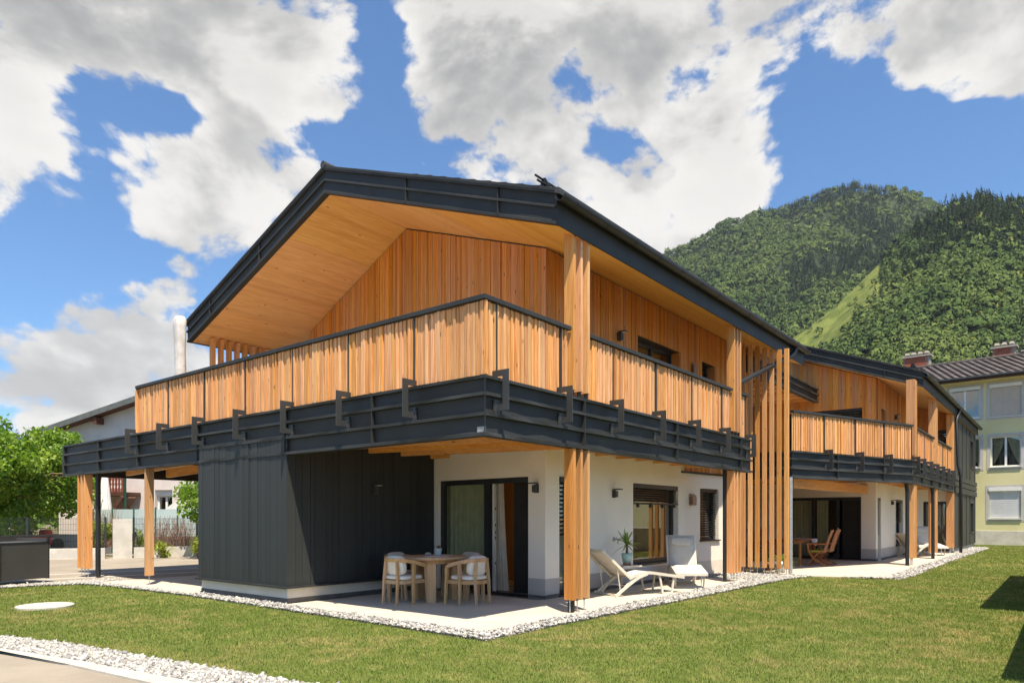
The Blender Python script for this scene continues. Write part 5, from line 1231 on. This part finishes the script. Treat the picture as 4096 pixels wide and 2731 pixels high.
# ------------------------------------------------------------------ trees and shrubs near by
LEAFA = foliage('apricot_leaf', (.10, .19, .022), (.18, .29, .035), (.30, .38, .06), .38, .42); LEAFB = foliage('shrub_leaf', (.22, .27, .03), (.32, .36, .05), (.20, .24, .03), .3); TWIG = mottled('red_twig', (.22, .12, .08), (.30, .18, .12), 10, .9, .2)
def leaf_cloud(centres, n, lsize, mat, name, parent, stretch=1.5):
    """leaf-sized folded faces spread through clumps; centres = (x, y, z, r)"""
    C_ = np.array(centres, float); w_ = C_[:, 3] ** 2; idx = rng.choice(len(C_), n, p=w_ / w_.sum())
    d = rng.normal(size=(n, 3)); d /= np.linalg.norm(d, axis=1)[:, None]; rad = rng.uniform(.15, 1.0, n) ** .45
    P_ = C_[idx, :3] + d * (C_[idx, 3] * rad)[:, None]
    a = rng.normal(size=(n, 3)); a[:, 2] -= .55; a /= np.linalg.norm(a, axis=1)[:, None]
    b = np.cross(a, rng.normal(size=(n, 3))); b /= np.linalg.norm(b, axis=1)[:, None]; c_ = np.cross(a, b)
    s = lsize * rng.uniform(.6, 1.25, n)[:, None]; wd = s * .42
    V = np.stack([P_, P_ + a * s * .45 + b * wd + c_ * wd * .25, P_ + a * s * 1.0, P_ + a * s * .45 - b * wd + c_ * wd * .25], 1).reshape(-1, 3)
    Fq = np.arange(n * 4).reshape(-1, 4); tri = np.concatenate([Fq[:, [0, 1, 2]], Fq[:, [0, 2, 3]]])
    return np_mesh(name, V, tri, 3, mat, parent)
def clumps(cx_, cy_, cz, rx, rz, n, rr, seed, flat=.0):
    r_ = random.Random(seed); out = []
    for k in range(n):
        while True:
            x, y, z = (r_.uniform(-1, 1) for _ in range(3))
            q = x * x + y * y + z * z
            if .12 < q < 1: break
        k_ = 1 - .35 * max(0, z); out.append((cx_ + x * rx * k_, cy_ + y * rx * k_, cz + z * rz, rr * r_.uniform(.6, 1.25)))
    return out
def tree(name, base, cz, rx, rz, nl, ls, mat, label, group=None, seed=1, nc=60, rr=.8, trunk=.16, cat='tree'):
    t = thing(name, base, label, cat, group); cl = clumps(base[0], base[1], cz, rx, rz, nc, rr, seed); r_ = random.Random(seed)
    leaf_cloud(cl, nl, ls, mat, 'crown', t); m = MB(); top = Vector((base[0], base[1], cz - rz * .2))
    m.tube([Vector(base) - Vector((0, 0, .1)), Vector(base).lerp(top, .5) + Vector((.08, .05, 0)), top], [trunk, trunk * .8, trunk * .6], 10)
    for c_ in cl[::2]: q = Vector(c_[:3]); mid = top.lerp(q, .5) + Vector((0, 0, .15)); m.tube([top - Vector((0, 0, r_.uniform(0, .8))), mid, q], [trunk * .35, trunk * .2, .012], 6)
    m.build('trunk', BARK, t, smooth=True); return t
tq = at_depth(95, 2067, 27.5); tree('apricot_tree', (tq.x, tq.y, 0), 3.35, 2.45, 2.15, 20000, .15, LEAFA, 'large leafy tree with bright green leaves over the fence at the left edge', 'garden trees', 3, 120, .5)
tq = at_depth(-120, 2067, 30); tree('apricot_tree', (tq.x, tq.y, 0), 2.6, 2.4, 1.7, 8000, .16, LEAFA, 'leafy tree cut off by the left picture edge', 'garden trees', 5, 50, .6)
tq = at_depth(870, 2067, 25.6); tree('apricot_tree', (tq.x, tq.y, 0), 2.25, 1.6, .75, 3600, .15, LEAFA, 'green tree whose branches reach past the corner of the black boarded wall', 'garden trees', 9, 34, .42, .09)
def shrub(x, d, h, r, n, mat, label, ls=.07, nm='shrub'):
    q = at_depth(x, 2067, d); t = thing(nm, (q.x, q.y, 0), label, 'shrub', 'shrubs behind the wire fence'); cl = clumps(q.x, q.y, h * .55, r, h * .45, 16, r * .4, int(x), 0); leaf_cloud(cl, n, ls, mat, 'foliage', t)
    m = MB()
    for c_ in cl: m.tube([(q.x, q.y, 0), ((q.x + c_[0]) / 2, (q.y + c_[1]) / 2, c_[2] * .6), c_[:3]], [.015, .01, .005], 5)
    m.build('stems', BARK, t); return t
shrub(395, 26.4, 1.35, .5, 2600, LEAFB, 'yellow-green shrub behind the fence left of the concrete pillar'); shrub(545, 26.0, 1.0, .4, 1200, LEAFB, 'low yellow-green shrub behind the fence right of the concrete pillar'); shrub(790, 25.0, .9, .4, 900, LEAFB, 'sparse green shrub behind the fence next to the black boarded wall'); shrub(655, 25.6, .55, .4, 700, LEAFB, 'small shrub low behind the middle of the fence'); shrub(60, 29.0, 1.5, .8, 3000, LEAFA, 'dark green shrub beneath the big tree')
def twigs(x0, x1, d, h, n, label):
    q = at_depth((x0 + x1) / 2, 2067, d); t = thing('twiggy_hedge', (q.x, q.y, 0), label, 'hedge', 'bare twig hedges'); m = MB()
    for k in range(n):
        b = at_depth(random.uniform(x0, x1), 2067, d + random.uniform(-.4, .4)); b.z = .3; e = b + Vector((random.uniform(-.35, .35), random.uniform(-.35, .35), h * random.uniform(.6, 1.1))); m.tube([b, b.lerp(e, .5) + Vector((random.uniform(-.08, .08), random.uniform(-.08, .08), 0)), e], [.008, .006, .003], 4, False)
    m.build('stems', TWIG, t)
twigs(370, 470, 27.5, 1.45, 170, 'bare reddish twig hedge behind the glass screen by the left post'); twigs(600, 760, 27.0, 1.15, 200, 'bare grey-red twig hedge behind the fence near the single post')

# ------------------------------------------------------------------ yellow block of flats on the right
YEL = NT('pale_yellow_render'); _t = YEL; _p = _t.pos(); _a = _t.noise(_p, .35, 5, .6); _b = _t.noise(_p, 120, 4, .6)
_t.set(Base_Color=_t.mix(_t.rng(_a, .35, .65), (.62, .565, .30), (.68, .635, .37)), Roughness=.9, Specular_IOR_Level=.15); _t.bump(_b, .3, .006); YEL = _t.m
SURR = mottled('grey_window_band', (.46, .44, .42), (.50, .48, .46), 2, .85, .1); SHUT = mottled('beige_shutter', (.52, .44, .36), (.56, .48, .40), 2, .6, 0); SHUTW = mottled('white_shutter', (.66, .66, .68), (.70, .70, .72), 2, .5, 0); BRICK = mottled('red_brick', (.30, .085, .05), (.40, .13, .075), 9, .85, .3, 5, (.20, .06, .04), 40, .2)
MORT = mottled('mortar', (.26, .235, .20), (.31, .28, .245), 20, .9, .2); TILEB = NT('brown_roof_tile'); _t = TILEB; _r = _t.rand(); _t.set(Base_Color=_t.mix(_r, (.060, .048, .044), (.105, .086, .078)), Roughness=.55, Specular_IOR_Level=.4); TILEB = _t.m
YB = Fr((39.42, 1.6), (-.075, -1), (-1, .075)); H4 = thing('yellow_flats', (42, -6, 0), 'three storey pale yellow apartment building with tiled roof at the right edge', 'building')
ay = lambda y: (1.6 - y) / 1.0028
hY = [(ay(-2.58), ay(-3.98), 6.92, 8.66), (ay(-2.60), ay(-3.96), 4.20, 5.84), (ay(-2.54), ay(-3.96), 1.40, 3.05), (ay(-.70), ay(-2.12), 6.95, 8.66), (ay(-.70), ay(-2.12), 4.2, 5.84), (ay(-6.2), ay(-7.6), 6.92, 8.66), (ay(-6.2), ay(-7.6), 4.2, 5.84), (ay(-6.2), ay(-7.6), 1.4, 3.05)]
yw = holed_wall(YB, -5, 20, .74, 9.2, hY, .18).build('wall', YEL, H4); MB().wbox(YB, -5, 20, -.3, .03, -.15, .738).build('plinth', CONC, H4, bevel=.01)
MB().quad(YB.p(-5, 0, -.1), YB.p(-5, -9, -.1), YB.p(-5, -9, 9.2), YB.p(-5, 0, 9.2)).build('side_wall', YEL, H4)
for i, h in enumerate(hY):
    a, b, z0, z1 = h; m = MB(); e = .16
    for u0, u1, v0, v1 in ((a - e, a - .002, z0 - e, z1 + e), (b + .002, b + e, z0 - e, z1 + e), (a - .002, b + .002, z1 + .002, z1 + e), (a - .002, b + .002, z0 - e, z0 - .002)): m.wbox(YB, u0, u1, .001, .012, v0, v1)
    m.build('window_band', SURR, yw); m = MB()
    for u0, u1, v0, v1 in ((a, a + .07, z0, z1), (b - .07, b, z0, z1), (a + .07, b - .07, z1 - .07, z1), (a + .07, b - .07, z0, z0 + .07), ((a + b) / 2 - .05, (a + b) / 2 + .05, z0 + .07, z1 - .07)): m.wbox(YB, u0, u1, -.15, -.09, v0, v1)
    wi = m.build('window', WF, H4); MB().wbox(YB, a - .05, b + .05, -.09, .07, z0 - .04, z0 - .001).build('sill', WF, wi)
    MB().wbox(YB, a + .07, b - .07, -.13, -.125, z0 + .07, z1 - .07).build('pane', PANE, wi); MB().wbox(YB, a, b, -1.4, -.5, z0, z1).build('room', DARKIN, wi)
    if i in (0, 2, 5):
        MB().wbox(YB, a - .02, b + .02, -.08, .05, z1 - .16, z1 + .02).build('shutter_box', WF, wi); k = 0
        while z1 - .17 - .05 * (k + 1) > z0 + .01: MB().wbox(YB, a + .03, b - .03, -.075, -.055 - .006 * (k % 2), z1 - .17 - .05 * (k + 1) + .004, z1 - .17 - .05 * k).build('shutter_slat', SHUT if i == 0 else SHUTW, wi); k += 1
    elif i == 3: MB().wbox(YB, a - .02, b + .02, -.08, .05, z1 - .16, z1 + .02).build('shutter_box', WF, wi)
    else:
        for s0_, s1_ in ((a + .1, a + .6), (b - .1, b - .6)):
            m = MB(); n = 24
            for k in range(n + 1): uu = k / n; q = s0_ + (s1_ - s0_) * uu; zz = z0 + .15 + (z1 - z0 - .4) * uu ** 1.3; o_ = -.25 + .02 * math.sin(k * 1.9); m.v += [tuple(YB.p(q, o_, z1 - .08)), tuple(YB.p(q, o_, zz))]
            for k in range(n): m.f.append((2 * k, 2 * k + 1, 2 * k + 3, 2 * k + 2))
            m.build('net_curtain', CURTAIN, wi)
# roof: plane with real tiles on the part in view
ze_, xe = 9.10, .75; sl_ = .36; rr_ = 4.9
rp = lambda a, o, dz=0: YB.p(a, o, ze_ + (xe - o) * sl_ + dz)
m = MB(); m.add([rp(-5.6, xe), rp(20, xe), rp(20, xe - rr_), rp(-5.6, xe - rr_), rp(20, xe - rr_, .0) - YB.n * rr_ - Vector((0, 0, rr_ * sl_)), rp(-5.6, xe - rr_, .0) - YB.n * rr_ - Vector((0, 0, rr_ * sl_))], [(0, 1, 2, 3), (3, 2, 4, 5)]); yr = m.build('roof', TILEB, H4)
MB().wbox(YB, -5.6, 20, xe - .02, xe + .01, ze_ - .22, ze_ - .01).build('eave_board', BROWNW, yr); MB().quad(YB.p(-5.6, 0, ze_ - .2), YB.p(20, 0, ze_ - .2), YB.p(20, xe, ze_ - .2), YB.p(-5.6, xe, ze_ - .2)).build('eave_soffit', YEL, yr)
m = MB(); m.tube([YB.p(-5.6, xe + .08, ze_ - .05), YB.p(20, xe + .08, ze_ - .05)], .075, 10); m.build('gutter', PIPE, yr)
tm = MB(); tw, tl = .36, .46; un = math.atan(sl_)
pr_ = [(-.5, 0), (-.3, .035), (-.1, .05), (.1, .035), (.3, .0), (.5, -.005)]
for j, l in ((0, 0.0), (1, tl * 1.08)):
    for x, z in pr_: tm.v.append((x * tw, l * math.cos(un), z + l * math.sin(un) + (.045 if j == 0 else .0)))
for k in range(5): tm.f.append((k, k + 1, k + 7, k + 6))
for k in range(5): b = len(tm.v); tm.v += [tuple(Vector(tm.v[k]) - Vector((0, 0, .03))), tuple(Vector(tm.v[k + 1]) - Vector((0, 0, .03)))]; tm.f.append((k, b, b + 1, k + 1))
TME = tm.mesh('tile'); TME.materials.append(TILEB)
rows = 11; cnt = 0
for r in range(rows):
    for k in range(22):
        a = -.6 + k * tw + (tw / 2 if r % 2 else 0); q = rp(a, xe + .03 - r * tl * math.cos(un), .02); link('tile', TME, None, yr, loc=q, rz=YB.rz + math.pi + 0.0 if False else math.atan2(-YB.n.x, YB.n.y) + math.pi)
MB().tube([rp(-5.6, xe - rr_, .05), rp(20, xe - rr_, .05)], .11, 10).build('ridge_tiles', TILEB, yr)
def chimney(a, o, wa, wo, zt, npots, zb=11.0):
    c_ = MB().wbox(YB, a - wa / 2 + .006, a + wa / 2 - .006, o - wo / 2 + .006, o + wo / 2 - .006, zb, zt).build('chimney', MORT, H4); bl, bh = .25, .075
    bm_ = MB().box(-.118, .118, -.012, .03, 0, .062).mesh('brick'); bm_.materials.append(BRICK); z = zb; r = 0
    while z < zt - .02:
        for fa, L0 in (((0, 1), wa), ((1, 0), wo)):
            s = -L0 / 2 + .118 + (.125 if r % 2 else 0)
            while s < L0 / 2 - .1:
                if fa == (0, 1): link('brick', bm_, None, c_, loc=YB.p(a + s, o + wo / 2, z), rz=math.atan2(-YB.n.x, YB.n.y) + math.pi)
                else: link('brick', bm_, None, c_, loc=YB.p(a - wa / 2, o + s, z), rz=math.atan2(YB.t.x, -YB.t.y) + math.pi)
                s += bl
        z += bh; r += 1
    MB().wbox(YB, a - wa / 2 - .1, a + wa / 2 + .1, o - wo / 2 - .1, o + wo / 2 + .1, zt, zt + .09).build('cap', STONE, c_)
    for k in range(npots):
        p = a - wa / 2 + wa * (k + .5) / npots; m = MB()
        for dx in (-.1, -.033, .033, .1): m.wbox(YB, p + dx - .012, p + dx + .012, o - .12, o + .12, zt + .09, zt + .22)
        m.hexa([YB.p(p - .13, o - .16, zt + .22), YB.p(p + .13, o - .16, zt + .22), YB.p(p + .13, o + .16, zt + .22), YB.p(p - .13, o + .16, zt + .22), YB.p(p - .09, o - .12, zt + .36), YB.p(p + .09, o - .12, zt + .36), YB.p(p + .09, o + .12, zt + .36), YB.p(p - .09, o + .12, zt + .36)]).build('chimney_pot', STONE, c_)
        MB().wbox(YB, p - .16, p + .16, o - .1, o + .1, zt + .44, zt + .46).wbox(YB, p - .01, p + .01, o - .01, o + .01, zt + .36, zt + .44).build('cowl', PIPE, c_)
def solve_yb(x, o):
    """run along the yellow building's frame where the view column x crosses the plane at offset o"""
    r = ray(x, 2067); n = YB.n; tt = ((YB.o + n * o) - CAM).dot(n) / r.dot(n); return (CAM + r * tt - YB.o).dot(YB.t), tt
for xa, xb, ytop, npots in ((3612, 3716, 1428, 4), (3970, 4060, 1390, 3), (4092, 4180, 1400, 3)):
    a0, d0 = solve_yb(xa, -4.1); a1, d1 = solve_yb(xb, -4.1); zt = CAMH + (HY - ytop) / F * (d0 + d1) / 2
    chimney((a0 + a1) / 2, -4.45, abs(a1 - a0), .62, zt, npots, zt - 1.35)

# ------------------------------------------------------------------ boundary on the right, outside the picture: its shadow and mirror image show
t = thing('boundary_wall', (12, -5.9, 0), 'low concrete boundary wall along the right side of the lawn', 'wall'); MB().box(.9, 32, -6.05, -5.80, -.15, .92).build('wall', CONC, t); MB().box(.85, 32.05, -6.08, -5.77, .92, .98).build('coping', KERBC, t)
t = thing('garden_shed', (10.4, -6.8, 0), 'dark boarded garden shed behind the boundary wall on the right', 'shed'); MB().box(6.4, 14.3, -7.6, -6.10, 0, 2.75).build('body', BROWNW, t)
for k in range(40): MB().box(6.42 + k * .197, 6.60 + k * .197, -6.098, -6.07, .95, 2.70).build('board', BROWNW, t)
MB().box(6.25, 14.45, -7.8, -5.78, 2.75, 2.87).build('roof', SLAB, t)

# ------------------------------------------------------------------ wooded mountains
def interp(x, pts): return float(np.interp(x, [p[0] for p in pts], [p[1] for p in pts]))
k_ = 4096 / 2352
SKYA = [(p * k_, q * k_) for p, q in ((1200, 700), (1400, 640), (1490, 600), (1530, 578), (1600, 548), (1660, 502), (1750, 484), (1820, 466), (1900, 432), (1960, 420), (2010, 430), (2080, 432), (2150, 462), (2230, 520), (2352, 590), (2600, 700))]
SKYB = [(1500, 820), (1700, 800), (1810, 760), (1850, 735), (1900, 690), (1960, 640), (2010, 590), (2060, 550), (2110, 505), (2165, 470), (2240, 444), (2300, 455), (2352, 458), (2500, 470), (2800, 560)]
SKYB = [(p * k_, q * k_) for p, q in SKYB]
SKYL = [(-1400, 1700), (-600, 1735), (-100, 1745), (200, 1752), (420, 1790), (700, 1850), (1100, 1930), (1500, 1990)]
HILL = mottled('hill_meadow', (.085, .115, .022), (.15, .175, .040), .09, .95, .6, 6, (.17, .15, .06), .7, .1, bdist=.6); ROCK = mottled('forest_floor', (.020, .034, .010), (.034, .05, .014), .03, .95, 0)
def hill_z(x, d, sky, d0, d1, top):
    v = np.clip((d - d0) / (d1 - d0), 0, 1.6); tz = CAMH + (HY - (np.interp(x, [p[0] for p in sky], [p[1] for p in sky]) + top)) / F * d1
    s = np.where(v <= 1, v ** 1.15, 1 - (v - 1) * .9); return tz * s - 2
def hill(name, sky, d0, d1, x0, x1, mat, top=10):
    nx, nv = 150, 40; V = []
    for j in range(nv + 1):
        d = d0 + (d1 - d0) * 1.5 * j / nv
        for i in range(nx + 1):
            x = x0 + (x1 - x0) * i / nx; r = ray(x, HY); p = CAM + r * d; z = float(hill_z(x, d, sky, d0, d1, top)); z += (mnoise.fractal(Vector((p.x, p.y, 0)) / 110, 1, 2, 4)) * 13 * min(1, max(0, (d - d0) / 200)) * (1 if d < d1 * .96 else .4)
            V.append((p.x, p.y, z))
    F_ = [(j * (nx + 1) + i, j * (nx + 1) + i + 1, (j + 1) * (nx + 1) + i + 1, (j + 1) * (nx + 1) + i) for j in range(nv) for i in range(nx)]
    me = bpy.data.meshes.new(name); me.from_pydata(V, [], F_); me.update(); return tag(link(name, me, mat), kind='structure')
hill('mountain', SKYA, 420, 1250, 2150, 4600, ROCK, 14); hill('mountain', SKYB, 260, 640, 2700, 4900, HILL, 22); hill('hills', SKYL, 500, 1500, -1500, 1600, ROCK, 10)
def wood_mat(name, c0, c1, c2, c3):
    """crowns: one shade per tree (attribute), lighter and darker stands painted over the slope in place of cloud shadow"""
    t = NT(name); r = t.n('ShaderNodeAttribute', attribute_name='tree_shade').outputs['Fac']; p = t.pos(); f = t.noise(p, .011, 4, .6); g = t.noise(p, .35, 3, .6)
    c = t.mix(r, c0, c1); c = t.mix(t.rng(f, .42, .64), c, c2); c = t.mix(t.rng(f, .30, .44, .8, 0), c, c3); c = t.mix(t.rng(g, .5, .8, 0, .45), c, c3)  # broad tone noise stands in for cloud shadow on the slopes
    t.set(Base_Color=c, Roughness=.8, Specular_IOR_Level=.1); return t.m
CONIF = wood_mat('conifer', (.018, .036, .013), (.034, .060, .020), (.042, .070, .022), (.016, .032, .012)); DECID = wood_mat('beech_wood', (.036, .068, .016), (.080, .120, .028), (.100, .136, .033), (.030, .056, .015))
def add_shading(o, shade, normals):
    me = o.data; at = me.attributes.new('tree_shade', 'FLOAT', 'POINT'); at.data.foreach_set('value', shade.astype(np.float32))
    me.polygons.foreach_set('use_smooth', np.ones(len(me.polygons), bool)); me.normals_split_custom_set_from_vertices(normals)
def forest(name, sky, d0, d1, x0, x1, n, hmin, hmax, label, conif, top, mask=None, tris=70):
    x = rng.uniform(x0, x1, n); v = rng.uniform(.02, 1.02, n) ** .8; d = d0 + (d1 - d0) * v
    keep = np.ones(n, bool)
    if mask is not None: keep = mask(x, v)
    x, v, d = x[keep], v[keep], d[keep]; n = len(x)
    P_ = np.stack([CAM.x + (FW.x + RT.x * (x - CX) / F) * d, CAM.y + (FW.y + RT.y * (x - CX) / F) * d, hill_z(x, d, sky, d0, d1, top)], 1)
    nz = np.array([mnoise.fractal(Vector((p[0], p[1], 0)) / 110, 1, 2, 4) for p in P_]); P_[:, 2] += nz * 13 * np.clip((d - d0) / 200, 0, 1) * np.where(d < d1 * .96, 1, .4)
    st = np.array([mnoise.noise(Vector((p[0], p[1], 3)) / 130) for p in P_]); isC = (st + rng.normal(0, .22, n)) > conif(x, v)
    h = rng.uniform(hmin, hmax, n) * np.where(isC, 1.2, .92) * np.where(rng.random(n) > .92, 1.35, 1)
    for sel, mat, nm in ((isC, CONIF, 'conifer'), (~isC, DECID, 'deciduous')):
        p = P_[sel]; hh = h[sel]; m = len(p)
        if not m: continue
        if nm == 'conifer':
            u = rng.uniform(0, 1, (m, tris)) ** .75; a = rng.uniform(0, 2 * np.pi, (m, tris)); r = (1 - u) * .20 * hh[:, None] * rng.uniform(.55, 1.15, (m, tris)) + .01 * hh[:, None]
            c0 = p[:, None, :] + np.stack([np.cos(a) * r, np.sin(a) * r, u * hh[:, None] * .97], 2); s = hh[:, None, None] * .085 * (1.15 - u[..., None])
            out = np.stack([np.cos(a), np.sin(a), np.full_like(a, -.45)], 2); tg = np.stack([-np.sin(a), np.cos(a), np.zeros_like(a)], 2)
            V = np.stack([c0 + out * s * 1.1, c0 - out * s * .6 + tg * s * .9 + np.array([0, 0, .3]) * s, c0 - out * s * .6 - tg * s * .9 + np.array([0, 0, 1.2]) * s], 2)
        else:
            q = rng.normal(size=(m, tris, 3)); q /= np.linalg.norm(q, axis=2)[..., None]; q[..., 2] = np.abs(q[..., 2]) * 1.0 - .15
            lump = 1 + .25 * np.sin(q[..., 0] * 5 + p[:, None, 0]) * np.sin(q[..., 1] * 5 + p[:, None, 1]); rad = hh[:, None] * .36 * lump * rng.uniform(.8, 1.05, (m, tris))
            c0 = p[:, None, :] + q * rad[..., None] * np.array([1, 1, 1.25]) + np.array([0, 0, 1]) * hh[:, None, None] * .5; s = hh[:, None, None] * .12 * rng.uniform(.6, 1.3, (m, tris, 1))
            a_ = np.cross(q, rng.normal(size=q.shape)); a_ /= np.linalg.norm(a_, axis=2)[..., None]; b_ = np.cross(q, a_); tl = rng.normal(0, .35, (m, tris, 1))
            V = np.stack([c0 + a_ * s + q * s * tl, c0 - a_ * s * .6 + b_ * s * .9, c0 - a_ * s * .6 - b_ * s * .9 - q * s * tl], 2)
        nrm_ = c0 - (p[:, None, :] + np.array([0, 0, 1]) * hh[:, None, None] * (.25 if nm == 'conifer' else .40)); nrm_ /= np.linalg.norm(nrm_, axis=2)[..., None] + 1e-9; nrm_ = nrm_ + rng.normal(0, .22, nrm_.shape); nrm_ /= np.linalg.norm(nrm_, axis=2)[..., None]
        V = V.reshape(-1, 3); ob_ = np_mesh(name, V, np.arange(len(V)).reshape(-1, 3), 3, mat); add_shading(ob_, np.repeat(rng.random(m), tris * 3), np.repeat(nrm_.reshape(-1, 3), 3, axis=0))
        tag(ob_, label[0] if nm == 'conifer' else label[1], 'forest', None, 'stuff')
def cloud_shade_band(x, v): return np.where((x > 3150) & (v > .5), -.16, .20)  # extra dark conifers here imitate a cloud's shadow across the slope
forest('mountain_forest', SKYA, 420, 1250, 2450, 4000, 13000, 8.5, 13.5, ('conifers over the higher mountain, a dark band of them in place of cloud shadow', 'beech forest covering the higher mountain'), cloud_shade_band, 14, None, 48)
def meadow(x, v):
    wob_ = .03 * np.sin(x * .05) + .025 * np.sin(x * .13 + 1)
    inside = (x > 3140 + 40 * np.sin(v * 40)) & (x < 3525) & (v > .80 + wob_ - .10 * np.sin((x - 3150) / 370 * 3.14)); return ~inside | (rng.random(len(x)) < .03)
forest('mountain_forest', SKYB, 260, 640, 2950, 4500, 8500, 6.5, 10.5, ('dark conifers on the nearer wooded slope', 'leafy forest covering the nearer slope below the meadow'), lambda x, v: .16 + 0 * x, 22, meadow, 60)
forest('hill_forest', SKYL, 500, 1500, -700, 1300, 1800, 16, 24, ('dark conifers on the far hill at the left', 'leafy forest on the far hill at the left'), lambda x, v: 0 * x, 10, None, 36)
# tree line closing the valley floor
def valley(name, x0, x1, d0, d1, n, label):
    x = rng.uniform(x0, x1, n); d = rng.uniform(d0, d1, n); cl = []
    for xx, dd in zip(x, d): q = at_depth(xx, 2067, dd); h = random.uniform(3, 6); cl.append((q.x, q.y, h * .55, h * .5))
    o = leaf_cloud(cl, n * 160, .8, LEAFA, name, None); tag(o, label, 'trees', None, 'stuff')
valley('tree_line', -900, 900, 60, 110, 60, 'green tree line closing the view behind the old house'); valley('tree_line', 2700, 4600, 120, 240, 60, 'green tree line at the foot of the mountain')

# ------------------------------------------------------------------ thin summer haze
hz_ = NT('haze_air'); hz_.t.nodes.remove(hz_.b); pv = hz_.n('ShaderNodeVolumePrincipled', {'Color': (.80, .88, 1.0, 1), 'Density': .00006, 'Anisotropy': .2}); hz_.t.links.new(pv.outputs[0], hz_.out.inputs['Volume'])
hb = MB().box(-2500, 3400, -2500, 3400, -12, 760).build('haze', hz_.m); tag(hb, 'thin bluish summer haze lying over the valley', 'haze', None, 'stuff')
